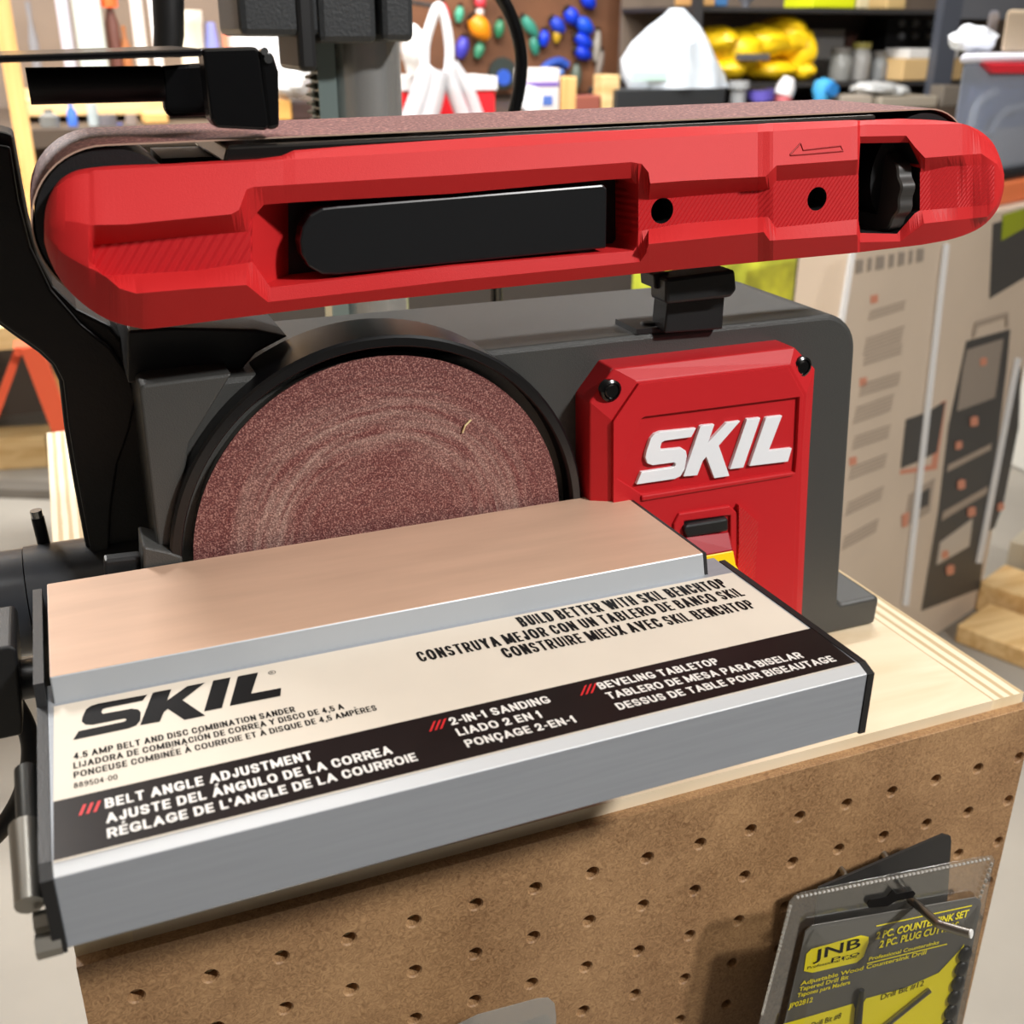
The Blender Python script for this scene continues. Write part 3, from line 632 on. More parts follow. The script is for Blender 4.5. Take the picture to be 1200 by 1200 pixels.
# logo letters
GL = [[(303, 663), (324, 612), (452, 593), (462, 588), (466, 578), (460, 571), (368, 583), (348, 575), (340, 552), (345, 525), (362, 473), (378, 455), (402, 445), (550, 430), (530, 467), (420, 482), (408, 489), (402, 508), (405, 520), (490, 512), (508, 524), (512, 545), (502, 600), (486, 628), (462, 640)],
      [(497, 630), (567, 424), (576, 419), (626, 414), (600, 490), (676, 408), (733, 400), (644, 502), (688, 628), (625, 637), (592, 548), (577, 566), (555, 625)],
      [(690, 600), (760, 393), (816, 387), (745, 593)],
      [(770, 587), (838, 390), (845, 385), (906, 378), (850, 523), (946, 513), (930, 568)]]
bm = B()
for g in GL: poly_slab(bm, [at(660 + x / 3.528, 380 + y / 3.528, 0.0645) for x, y in g], (0, 0.002, 0))
obj('raised_logo', bm, LOGOW, panel, bevel=0.0002)
# switch: frame, black bezel, red paddle, yellow key
SWI = [(801, 606), (858, 598), (857, 680), (850, 740), (800, 740)]
obj('switch_frame', bezel([(790, 614), (796, 602), (855, 593), (863, 600), (870, 612), (866, 690), (858, 750), (785, 750)], [(802, 611), (856, 604), (856, 690), (850, 742), (800, 742)], 0.0632, 0.004), RED2, panel, bevel=0.0006)
obj('grip_strip', px_prism(B(), [(866, 592), (889, 612), (884, 690), (876, 740), (862, 740), (866, 640)], 0.0622, 0.0042), REDFINE, panel)
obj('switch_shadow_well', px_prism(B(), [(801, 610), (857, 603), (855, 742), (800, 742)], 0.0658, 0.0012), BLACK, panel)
obj('switch_hood', px_prism(B(), [(801, 620), (806, 615), (854, 607), (854, 623), (806, 631)], 0.061, 0.006), BLACK, panel, bevel=0.0012)
bm = B(); loft(bm, [[at(803, 629, 0.062), at(854, 623, 0.062), at(854, 626, 0.066), at(803, 632, 0.066)], [at(815, 653, 0.057), at(859, 645, 0.057), at(859, 648, 0.066), at(815, 656, 0.066)]])
obj('switch_paddle', bm, mat('paddle_red', (150, 20, 32), 0.42, spec=0.2), panel, bevel=0.0005)
bm = B(); loft(bm, [[at(815, 653, 0.057), at(859, 645, 0.057), at(859, 648, 0.066), at(815, 656, 0.066)], [at(815, 674, 0.056), at(862, 662, 0.056), at(862, 665, 0.066), at(815, 680, 0.066)], [at(815, 720, 0.05), at(885, 700, 0.05), at(885, 705, 0.066), at(815, 725, 0.066)]])
obj('safety_key', bm, YEL, panel, bevel=0.0006, label='yellow safety key')

# ---- work table
zb, d1, hh, d2, hf, pit, yaw, xu0, xu1, xd0, xd1, bv, bz, rs, bfo = 0.10376, 0.06963, 0.00823, 0.07821, 0.02399, 0.02329, 0.0106, -0.00803, 0.22252, -0.00987, 0.23391, 0.00447, 0.00173, 0.00242, 0.0039
def T(s, a, z):
    y = -a * math.cos(pit) + z * math.sin(pit); zz = z * math.cos(pit) + a * math.sin(pit)
    return Vector((s * math.cos(yaw), 0.073 + y + s * math.sin(yaw), zb + zz))
TN = (T(0, 0, 1) - T(0, 0, 0)).normalized(); TUP = (T(0, 0, 0) - T(0, 1, 0)).normalized()
def sweep(profile, s0, s1): return loft(B(), [[T(s0, a, z) for a, z in profile], [T(s1, a, z) for a, z in profile]])
tb_m = sweep([(d1 + rs, -hh), (d1 + d2, -hh), (d1 + d2 + bv, -hh - bz), (d1 + d2 + bfo, -hh - hf), (d1 + d2 - 0.002, -hh - hf), (d1 + d2 - 0.003, -hh - 0.006), (d1 - 0.01, -hh - 0.006), (d1 - 0.01, -hh)], xd0, xd1)
tb_m.normal_update(); zs_ = T(0, d1 + d2, -hh)
for f in tb_m.faces:
    c_ = f.calc_center_median()
    if abs(c_.y - (T(0, d1 + d2 + bv / 2, 0).y)) < 0.0022 and c_.z > zs_.z - 0.003 and len(f.verts) == 4: f.material_index = 1
tbl = obj('work_table', tb_m, [ALU, ALULT], S, bevel=0.0003, label='silver aluminium sanding table with printed label')
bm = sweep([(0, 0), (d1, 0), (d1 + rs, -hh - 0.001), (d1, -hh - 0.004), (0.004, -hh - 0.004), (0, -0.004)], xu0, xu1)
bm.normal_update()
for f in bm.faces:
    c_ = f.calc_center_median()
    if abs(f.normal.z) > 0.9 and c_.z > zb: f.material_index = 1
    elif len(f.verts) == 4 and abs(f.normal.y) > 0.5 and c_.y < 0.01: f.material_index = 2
obj('raised_deck', bm, [ALU, ALUTOP, ALURISE], tbl, bevel=0.0005, label='raised strip with painted tan reflection beside the disc')
obj('end_cap', sweep([(d1 + rs, -hh + 0.0003), (d1 + d2, -hh + 0.0003), (d1 + d2 + bv + 0.0004, -hh - bz), (d1 + d2 + bfo + 0.0004, -hh - hf - 0.0005), (d1, -hh - hf - 0.0005), (d1 - 0.006, -hh - 0.004), (d1 - 0.006, -hh + 0.0003)], xd1, xd1 + 0.0025), BLACK, tbl)
obj('end_cap', sweep([(0.0, -0.0002), (d1, -0.0002), (d1 + rs, -hh - 0.001), (0.0, -hh - 0.004)], xu1, xu1 + 0.0013), BLACK, tbl)
obj('end_cap', sweep([(0.0, -0.0015), (d1, -0.0015), (d1 + rs, -hh + 0.0002), (d1 + d2, -hh + 0.0002), (d1 + d2 + bv + 0.0004, -hh - bz), (d1 + d2 + bfo + 0.0004, -hh - hf - 0.0008), (d1 + d2 - 0.05, -hh - hf - 0.0008), (0.02, -0.02), (0, -0.012)], xd0 - 0.003, xd0), BLACK, tbl)
# label
LP = T(0, d1 + d2, -hh) + TN * 0.00015
def lp(x, y, k=0.0): return on_plane(x, y, LP + TN * k, TN)
def flat(pts, k, m, name, parent, **kw):
    bm = B(); 
    for P_ in pts: poly_slab(bm, [lp(x, y, k) for x, y in P_], None)
    return obj(name, bm, m, parent, recalc=False, **kw)
bm = B(); prism(bm, [lp(63, 828, 0), lp(858, 671, 0), lp(1004, 777, 0), lp(62.5, 1011, 0)], -TN * 0.0001)
obj('label', bm, CREAM, tbl, label='cream printed label')
bm = B(); prism(bm, [lp(62.5, 939.5, 0.00005), lp(951, 736, 0.00005), lp(1003, 776, 0.00005), lp(62.5, 1009, 0.00005)], -TN * 0.0001)
obj('label_band', bm, BAND, tbl, label='black band along the label')
def line(bm, s, A, Bp, hpx, bold=0.0, mi=0):
    a, b_ = lp(*A, 0.00012), lp(*Bp, 0.00012); t = lp(A[0], A[1] - hpx, 0.00012)
    letter_line(bm, s, a, b_, TUP * (t - a).dot(TUP), bold)
bm = B()
line(bm, '4.5 AMP BELT AND DISC COMBINATION SANDER', (86.3, 890), (346.7, 834), 7.4, 0.165)
line(bm, 'LIJADORA DE COMBINACIÓN DE CORREA Y DISCO DE 4,5 A', (86, 901), (403.8, 830.5), 7.4, 0.165)
line(bm, 'PONCEUSE COMBINÉE À COURROIE ET À DISQUE DE 4,5 AMPÈRES', (86.3, 912), (442.5, 832), 7.4, 0.165)
line(bm, '889504-00', (86.5, 924), (138, 913), 6.4, 0.12)
line(bm, 'BUILD BETTER WITH SKIL BENCHTOP', (612.5, 735), (855, 687.5), 13.2, 0.165)
line(bm, 'CONSTRUYA MEJOR CON UN TABLERO DE BANCO SKIL', (493, 776), (874.5, 697.8), 13.2, 0.165)
line(bm, 'CONSTRUIRE MIEUX AVEC SKIL BENCHTOP', (593.5, 771.5), (888, 712), 13.2, 0.165)
# big mark: the same letters, mapped flat on the label
g0, g1, g2 = Vector((303, 663)), Vector((930, 568)), Vector((906, 378))
t0, t1, t2 = lp(85.8, 867, .00012), lp(328.7, 815.5, .00012), lp(302.5, 788, .00012)
bm2 = B()
M2 = Matrix(((g1.x - g0.x, g2.x - g0.x), (g1.y - g0.y, g2.y - g0.y))).inverted()
for g in GL:
    pts = []
    for x, y in g:
        uv = M2 @ Vector((x - g0.x, y - g0.y)); pts.append(t0 + (t1 - t0) * uv.x + (t2 - t0) * uv.y)
    poly_slab(bm2, pts, None)
obj('printed_logo', bm2, INK, tbl, recalc=False)
cR = lp(318.7, 788, .00012); ru = (lp(323, 787, .00012) - cR).length
for k in range(20):
    a0, a1 = 2 * PI * k / 20, 2 * PI * (k + 1) / 20; E1 = (T(1, 0, 0) - T(0, 0, 0)).normalized()
    q = [cR + (E1 * math.cos(a) + TUP * math.sin(a)) * r for a, r in ((a0, ru), (a1, ru), (a1, ru * .82), (a0, ru * .82))]
    bm.faces.new([bm.verts.new(p) for p in q])
write(bm, 'R', cR - E1 * ru * .35 - TUP * ru * .5, cR + E1 * ru * .4 - TUP * ru * .5, TUP * ru * 1.0)
obj('black_lettering', bm, INK, tbl, recalc=False)
bm = B()
line(bm, 'BELT ANGLE ADJUSTMENT', (123.3, 947.5), (367, 889.5), 11.5, 0.19)
line(bm, 'AJUSTE DEL ÁNGULO DE LA CORREA', (124.6, 965), (461, 883), 11.5, 0.19)
line(bm, "RÉGLAGE DE L'ANGLE DE LA COURROIE", (126, 982.5), (490.4, 891), 11.5, 0.19)
line(bm, '2-IN-1 SANDING', (529.5, 850), (646.5, 823), 9.6, 0.19)
line(bm, 'LIADO 2 EN 1', (538, 862.5), (637, 840.5), 9.6, 0.19)
line(bm, 'PONÇAGE 2-EN-1', (548, 876), (677, 846), 9.6, 0.19)
line(bm, 'BEVELING TABLETOP', (704, 808), (844.7, 778), 9.0, 0.19)
line(bm, 'TABLERO DE MESA PARA BISELAR', (714.9, 819.5), (943, 770.5), 9.0, 0.19)
line(bm, 'DESSUS DE TABLE POUR BISEAUTAGE', (726, 832), (981, 774.5), 9.0, 0.19)
obj('white_lettering', bm, WHITEINK, tbl, recalc=False)
for (x, y, w, h) in ((92, 956, 8.6, 13), (503, 857.5, 6.2, 12), (680, 815.5, 6, 12)):
    bm = B()
    for k in range(3):
        xx, yy = x + k * w, y - k * w * 0.24; q = h * 0.42
        poly_slab(bm, [lp(xx, yy, .00012), lp(xx + w * .45, yy - 1, .00012), lp(xx + w * .45 + q, yy - h - 1, .00012), lp(xx + q, yy - h, .00012)], None)
    obj('red_slash_mark', bm, REDINK, tbl, recalc=False)
# hardware at the left of the table
bm = tube(B(), [(-0.14, 0.14, 0.0655), (-0.019, 0.14, 0.0655)], 0.0225, 32); dp = obj('dust_port', bm, mat('port_plastic', (40, 42, 46), 0.3), S, smooth=True)
obj('port_collar', tube(B(), [(-0.0185, 0.14, 0.0662), (0.031, 0.14, 0.0662)], 0.0225, 32), mat('collar_plastic', (44, 46, 50), 0.32), dp, smooth=True)
YK = 0.03
bm = B(); px_prism(bm, [(-60, 770), (14, 757), (20, 762), (27, 845), (26, 862), (-60, 880)], YK, 0.03); lk = obj('bevel_lock_knob', bm, BLACK, S, bevel=0.003, seg=3)
obj('lock_rod', tube(B(), [at(8, 800, YK + 0.015), at(62, 790, YK + 0.015)], 0.0068, 18), STEELBLK, lk, smooth=True)
obj('trunnion', sweep([(0.012, -0.012), (0.13, -hh - 0.006), (0.115, -0.045), (0.06, -0.055), (0.02, -0.045)], xd0 + 0.002, xd0 + 0.008), BLACK, tbl)
bm = tube(B(), [T(xd0 - 0.0075, 0.118, -0.017), T(xd0 - 0.0075, 0.142, -0.024)], [0.0042, 0.0036], 14); obj('pivot_pin', bm, STEEL, tbl, smooth=True)
bm = tube(B(), [T(xd0 - 0.0065, 0.099, -0.012), T(xd0 - 0.0065, 0.118, -0.017)], 0.0032, 14); obj('pivot_pin', bm, mat('dark_pin', (60, 60, 58), 0.35, metal=0.8), tbl, smooth=True)
for a_, z_, r_ in ((0.145, -0.0275, 0.0028), (0.1505, -0.0305, 0.0031)):
    obj('hex_nut', lathe(B(), T(xd0 - 0.007, a_, z_), (1, 0, 0), [(0.0005, 0), (r_, 0), (r_, 0.006), (0.0005, 0.006)], 6), STEEL, tbl)
# power cord loop
pc = [at(-70, 700, 0.11), at(-40, 760, 0.10), at(0, 800, 0.09), at(30, 850, 0.085), at(36, 890, 0.08), at(22, 940, 0.08), at(-12, 985, 0.08), at(-60, 1010, 0.09)]
obj('power_cord', tube(B(), smoothpath(pc), 0.0037, 12), BLACK, S, smooth=True)

# ------------------------------------------------------------------ things hanging on the pegboard
hk = empty('peg_hook', 'bent steel peg hook with a bright tip in the pegboard', 'hook', at(1025, 1000, 0))
ha, hb = at(985, 1018, 0.0), at(1034, 1002, 0.0); hm = (ha + hb) / 2 + Vector((0.004, -0.006, -0.0005))
rod0 = at(1029, 1020, -0.006); bend = at(1100, 1083, -0.060); tip = at(1137, 1094, -0.071)
obj('prong', tube(B(), smoothpath([hb + Vector((0, 0.006, 0.001)), hb + Vector((0, -0.003, 0)), rod0, rod0.lerp(bend, .5), bend - (bend - rod0) * 0.06, bend + (tip - bend) * 0.12, tip], 6), 0.0019, 12), STEEL, hk, smooth=True)
obj('tip', tube(B(), [tip, tip + (tip - bend).normalized() * 0.0006], 0.00188, 12), mat('tip_steel', (235, 235, 232), 0.4, metal=0.3), hk)
obj('peg', tube(B(), smoothpath([ha + Vector((0, 0.006, 0)), ha + Vector((0, -0.003, 0)), at(992, 1032, -0.006), rod0 + Vector((-0.002, 0, 0))], 5), 0.0014, 12), STEEL, hk, smooth=True)
# dark card behind
PK0 = at(960, 1041, -0.016); PK1 = at(1111, 977, -0.016)
bm = B(); prism(bm, [PK0, at(1106, 978, -0.016), at(1114, 980, -0.016), at(1115, 986, -0.016), at(1110, 1060, -0.016), at(1096, 1190, -0.016), at(945, 1230, -0.016), at(952, 1120, -0.016)], (0, 0.0012, 0))
obj('backing_card', bm, mat('black_card', (38, 37, 36), 0.5), None, label='dark grey hang card tilted on the hook behind the clear pack', cat='card')
# clear blister pack
pl0 = at(925, 1050, -0.030); pl1 = at(1165, 1003, -0.043); pl2 = at(893, 1200, -0.030)
PN = (pl1 - pl0).cross(pl2 - pl0).normalized(); 
if PN.y > 0: PN = -PN
def pk(x, y, k=0.0): return on_plane(x, y, pl0 + PN * k, PN)
pack = empty('blister_pack', 'clear plastic blister pack of countersink bits with a grey and yellow card', 'tool pack', pk(1000, 1330))
CARD = [(944, 1092), (952, 1085), (1143, 1052), (1149, 1055), (1150, 1060), (1075, 1420), (868, 1420)]
bm = B(); prism(bm, [pk(*p, 0.0022) for p in CARD], -PN * 0.0006); card = obj('printed_card', bm, GREYCARD, pack, label='grey printed card')
bm = B()
for P_ in ([(942, 1138), (945, 1118), (951, 1112), (1009, 1096), (1018, 1098), (1018, 1104), (1012, 1121), (1004, 1128), (952, 1140)],
           [(918, 1200), (1000, 1176), (1002, 1182), (985, 1430), (862, 1430)],
           [(1010, 1178), (1015, 1170), (1060, 1158), (1100, 1140), (1126, 1112), (1130, 1106), (1128, 1120), (1060, 1430), (1000, 1430)]):
    poly_slab(bm, [pk(*p, 0.0025) for p in P_], None)
obj('yellow_print', bm, GOLDY, card)
def pline(bm, s, A, Bp, hpx, bold=0.0, mi=0, sl=0.2):
    a, b_ = pk(*A, 0.0027), pk(*Bp, 0.0027); t = pk(A[0], A[1] - hpx, 0.0027)
    write(bm, s, a, b_, (t - a), bold, mi, sl)
bm = B()
pline(bm, '2 PC. COUNTERSINK SET', (1026, 1101), (1134, 1074), 8, 0.03)
pline(bm, '2 PC. PLUG CUTTERS', (1030, 1111), (1122, 1088), 8, 0.03)
pline(bm, 'Adjustable Wood Countersink Drill', (938, 1155), (1085, 1118), 4.5, 0.02)
pline(bm, 'Tapered Drill Bit', (936, 1162), (994, 1147), 4.5, 0.02)
pline(bm, 'Tapones para Madera', (934, 1169), (996, 1153), 4.5, 0.02)
pline(bm, 'JP02812', (924, 1182), (952, 1174), 5.5, 0.02)
pline(bm, 'Professional Countersinks', (1018, 1126), (1100, 1106), 4, 0.02)
for A_, B_ in (((1027, 1086), (1139, 1062)), ((1016, 1130), (1110, 1107))):
    a, b_ = pk(*A_, .0027), pk(*B_, .0027); up = pk(A_[0], A_[1] - 1.4, .0027) - a
    bm.faces.new([bm.verts.new(p) for p in (a, b_, b_ + up, a + up)])
obj('yellow_lettering', bm, GOLDY, card, recalc=False)
bm = B()
pline(bm, 'JNB', (953, 1126), (1008, 1110), 11.5, 0.01, sl=0.1)
pline(bm, 'Pro', (974, 1128), (1007, 1119), 5, 0.0)
pline(bm, 'Professional Tools', (946, 1136), (1004, 1122), 3, 0.0)
pline(bm, 'Drill Bit #12', (1032, 1172), (1082, 1155), 6, 0.0)
pline(bm, 'Drill Bit #8', (950, 1205), (985, 1193), 6, 0.0)
obj('black_lettering', bm, INK, card, recalc=False)
SH = [(925, 1058), (932, 1049), (940, 1046), (1150, 1004), (1163, 1003), (1166, 1008), (1162, 1025), (1085, 1420), (852, 1420), (890, 1200)]
bm = B(); prism(bm, [pk(*p, 0.0) for p in SH], -PN * 0.0004); shell = obj('clear_shell', bm, CLEAR, pack)
bm = B()
def crimp(p0, p1, n):
    a, b_ = pk(*p0, 0.0007), pk(*p1, 0.0007)
    for k in range(n):
        c = a.lerp(b_, (k + 0.25) / n); d = a.lerp(b_, (k + 0.75) / n); tube(bm, [c, d], 0.0007, 6)
crimp((893, 1190), (927, 1060), 26); crimp((932, 1052), (1160, 1006), 46); crimp((1163, 1010), (1128, 1110), 16)
obj('crimped_edge', bm, SEAM, shell)
bm = B(); SI = [(948, 1094), (955, 1087), (1140, 1056), (1146, 1060), (1140, 1090), (1080, 1400), (888, 1400)]
r0 = [pk(*p, 0.002) for p in SI]; cc = sum((Vector(p) for p in r0), Vector()) / len(r0); r1 = [cc + (p - cc) * 0.96 + PN * 0.006 for p in r0]
loft(bm, [r0, r1], cap0=False); obj('bubble', bm, CLEAR, shell)
bm = B(); poly_slab(bm, [pk(x, y, 0.0012) for x, y in ((1016, 1060), (1019, 1055), (1040, 1051), (1046, 1043), (1050, 1048), (1070, 1044), (1073, 1047), (1070, 1052), (1050, 1056), (1040, 1062), (1018, 1064))], PN * -0.0004)
obj('hang_slot', bm, INK, shell)
tube(bm := B(), [pk(1022, 1215, 0.004), pk(1090, 1160, 0.004)], 0.0012, 10); obj('drill_bit', bm, STEEL, pack, smooth=True)
bm = B()
for k in range(8): ellipsoid(bm, pk(1131 - k * 4.2, 1118 + k * 17, 0.003), (0.0035, 0.002, 0.0045), 10, 8)
obj('countersink', bm, BLACK, pack, smooth=True)
bm = tube(B(), [pk(1010, 1160, 0.004), pk(1002, 1230, 0.004)], [0.0012, 0.0022], 10); obj('drill_bit', bm, STEELBLK, pack, smooth=True)
# second pack, lower, only its top shows
p0 = at(600, 1190, -0.028)
def pk2(x, y, Y=-0.028): return at(x, y, Y)
pack2 = empty('blister_pack', 'clear plastic pack on the pegboard showing only its rounded top edge', 'tool pack', pk2(600, 1330))
bm = B(); prism(bm, [pk2(*p) for p in ((515, 1212), (560, 1190), (630, 1171), (643, 1170), (650, 1176), (652, 1192), (640, 1420), (470, 1420))], (0, 0.0006, 0)); s2 = obj('clear_shell', bm, SEAM, pack2)
bm = B(); prism(bm, [pk2(*p, -0.024) for p in ((560, 1216), (640, 1190), (646, 1195), (632, 1420), (490, 1420))], (0, 0.0006, 0)); obj('printed_card', bm, GREYCARD, pack2)
h2 = at(600, 1150, 0)
obj('peg_hook', tube(B(), [at(560, 1225, 0.005), at(560, 1225, -0.03), at(562, 1225, -0.05)], 0.0017, 10), STEEL, None, label='steel peg hook holding the lower clear pack', cat='hook')
#BACKGROUND
_bm = {}
def M_(r, g, b, rough=0.5, metal=0.0):
    k = (r, g, b, rough, metal)
    if k not in _bm: _bm[k] = mat('paint_%d' % len(_bm), (r, g, b), rough, metal)
    return _bm[k]
def pbox(x0, y0, x1, y1, Y, d, z0=None):   # an upright box whose front stands at depth Y, d deep
    yc, xc = (y0 + y1) / 2, (x0 + x1) / 2
    xa, xb = at(x0, yc, Y).x, at(x1, yc, Y).x; zt, zb_ = at(xc, y0, Y).z, at(xc, y1, Y).z
    if z0 is not None: zb_ = z0
    return Vector((xa, Y, zb_)), Vector((xb, Y + d, zt))
def thing_box(name, px, Y, d, col, label, cat, z0=None, bev=0.004, group=None, rough=0.5):
    a, b = pbox(*px, Y, d, z0)
    m = col if not isinstance(col, tuple) else M_(*col, rough)
    return obj(name, box(B(), a, b), m, label=label, cat=cat, bevel=bev, group=group)
def sub_box(name, px, Y, d, col, parent, rough=0.5, bev=0.0015, z0=None):
    a, b = pbox(*px, Y, d, z0); return obj(name, box(B(), a, b), M_(*col, rough) if isinstance(col, tuple) else col, parent, bevel=bev)
def root_at(name, px, Y, label, cat, z0=None):
    a, b = pbox(*px, Y, 0.05, z0); return empty(name, label, cat, ((a.x + b.x) / 2, Y + 0.05, a.z))
def upright(name, x, y0, y1, r, Y, col, label=None, cat=None, parent=None, z0=None, prof=None, rough=0.4):
    t = at(x, y0, Y); b = at(x, y1, Y); zb_ = b.z if z0 is None else z0; hgt = t.z - zb_
    prof = prof or [(1, 0), (1, 1)]
    bm = lathe(B(), Vector((t.x, Y, zb_)), (0, 0, 1), [(max(p, 0.02) * r, h * hgt) for p, h in prof], 20)
    return obj(name, bm, M_(*col, rough) if isinstance(col, tuple) else col, parent, label=label, cat=cat, smooth=True)
def pxr(w, x, y, Y): return (at(x + w / 2, y, Y).x - at(x - w / 2, y, Y).x) / 2     # half width in metres of w pixels
# ---- drill press standing on the bench behind the sander
DY = 0.43
cx = at(427, 100, DY).x; cr = pxr(84, 427, 100, DY)
DP = empty('drill_press', 'drill press with a bright steel column and toothed rack behind the sander', 'drill press', (cx, DY, 0))
obj('base', lathe(B(), (cx, DY, 0.0004), (0, 0, 1), [(0.085, 0), (0.085, 0.012), (0.045, 0.02), (0.045, 0.05), (cr + 0.003, 0.052)], 40), BLACKCAST, DP, smooth=True)
obj('column', lathe(B(), (cx, DY, 0.02), (0, 0, 1), [(cr, 0), (cr, 0.62)], 48), mat('column_steel', (196, 196, 194), 0.27, metal=0.75), DP, smooth=True)
rk = at(379, 100, DY - 0.01); ra, rb = at(370, 100, DY - 0.01).x, at(391, 100, DY - 0.01).x
obj('rack', box(B(), (ra, DY - 0.018, 0.05), (rb, DY + 0.004, 0.36)), mat('rack_steel', (140, 156, 154), 0.35, metal=0.7), DP)
bm = B()
for k in range(26):
    z = 0.20 + k * 0.0052; prism(bm, [(ra, DY - 0.014, z), (ra - 0.0045, DY - 0.014, z + 0.0012), (ra - 0.0045, DY - 0.014, z + 0.0024), (ra, DY - 0.014, z + 0.0038)], (0, 0.014, 0))
obj('rack_teeth', bm, mat('rack_teeth_steel', (70, 70, 58), 0.4, metal=0.7), DP)
z50 = at(400, 51, DY - 0.05).z
hb0 = at(372, 30, DY - 0.05).x; hb1 = at(441, 30, DY - 0.05).x; hb2 = at(447, 30, DY - 0.05).x; hb3 = at(486, 30, DY - 0.05).x
CASTG = mat('press_casting', (44, 46, 48), 0.45, bump=0.3, bscale=500)
obj('table_collar', box(B(), (hb0, DY - 0.052, z50), (hb1, DY + 0.05, z50 + 0.12)), CASTG, DP, bevel=0.004)
obj('clamp_lug', box(B(), (hb2, DY - 0.05, z50 + 0.001), (hb3, DY + 0.05, z50 + 0.12)), CASTG, DP, bevel=0.004)
zc_ = at(330, 43, DY - 0.05).z
a_ = at(282, 40, DY - 0.05).x; b_ = at(346, 40, DY - 0.05).x
obj('crank_housing', box(B(), (a_, DY - 0.05, zc_), (hb0 + 0.002, DY + 0.03, zc_ + 0.12)), CASTG, DP, bevel=0.004)
zd_ = at(358, 84, DY - 0.05).z
obj('rack_guide', box(B(), (at(349, 60, DY - 0.05).x, DY - 0.052, zd_), (at(371, 60, DY - 0.05).x, DY + 0.01, z50 + 0.1)), BLACK, DP, bevel=0.003)
q = [at(183, -60, DY), at(184, 0, DY), at(190, 40, DY), at(198, 75, DY), at(205, 130, DY)]
obj('crank_arm', tube(B(), [at(-40, -150, DY)] and [at(300, -140, DY), at(230, -110, DY), at(198, -60, DY), at(197, 0, DY), at(198, 40, DY), at(196, 64, DY)], [0.008, 0.0085, 0.009, 0.0092, 0.0088, 0.008], 16), BLACK, DP, smooth=True)
cord = [at(540, -60, DY), at(575, -20, DY), at(597, 15, DY), at(610, 60, DY), at(609, 100, DY), at(600, 140, DY), at(585, 200, DY)]
cord += [Vector((cord[-1].x + 0.01, DY + 0.03, 0.08)), Vector((cord[-1].x + 0.03, DY + 0.06, 0.006))]
obj('power_cord', tube(B(), smoothpath(cord), pxr(14, 608, 60, DY), 14), GLOSSBLK, DP, smooth=True)

# ---- long counter and shelves along the back wall
CY = 2.55; CZ = at(700, 136, CY).z + 0.0008
ct = empty('wall_counter', 'dark wall counter under the shelves at the back of the garage', 'counter', (1.2, CY + 0.35, -H))
obj('counter_top', box(B(), (-0.9, CY - 0.02, CZ - 0.04), (3.6, 3.38, CZ - 0.0008)), M_(74, 62, 52), ct)
obj('counter_base', box(B(), (0.16, CY + 0.05, -H), (3.55, 3.38, CZ - 0.04)), M_(60, 54, 50), ct)
TBY = 3.36; 
tb0 = at(500, 60, TBY).x; tb1 = at(792, 60, TBY).x
obj('tool_board', box(B(), (tb0 - 0.35, TBY, CZ + 0.02), (tb1, TBY + 0.035, 0.95)), mat('tool_board_brown', (112, 72, 46), 0.7, noise_amt=0.35, nscale=5), label='brown tool board on the back wall hung with coloured hand tools', cat='tool board')
# hand tools on the board: a dipped handle and a steel head
def hand_tool(name, p0, p1, w, col, label, cat='hand tool'):
    Y = TBY - 0.03; a, b = at(*p0, Y), at(*p1, Y); r = pxr(w, *p0, Y)
    e = empty(name, label, cat, (a + b) / 2); d = (b - a)
    n = 8; pts = [a + d * (k / n) for k in range(n + 1)]; rs_ = [r * (0.45 + 0.55 * math.sin(PI * min(1, max(0, (k + 0.6) / (n + 1))))) for k in range(n + 1)]
    for v in pts: v.y = TBY - r - 0.001
    obj('handle', tube(B(), pts, rs_, 14), M_(*col, 0.4), e, smooth=True)
    u = d.normalized(); hd = [pts[0] - u * 0.001, pts[0] - u * 0.006, pts[0] - u * 0.012]
    obj('jaw', tube(B(), hd, [r * 0.5, r * 0.6, r * 0.25], 10), M_(70, 66, 62, 0.4, 0.8), e, smooth=True)
    return e
BL = (20, 62, 214); TE = (62, 148, 128); GR = (52, 130, 92)
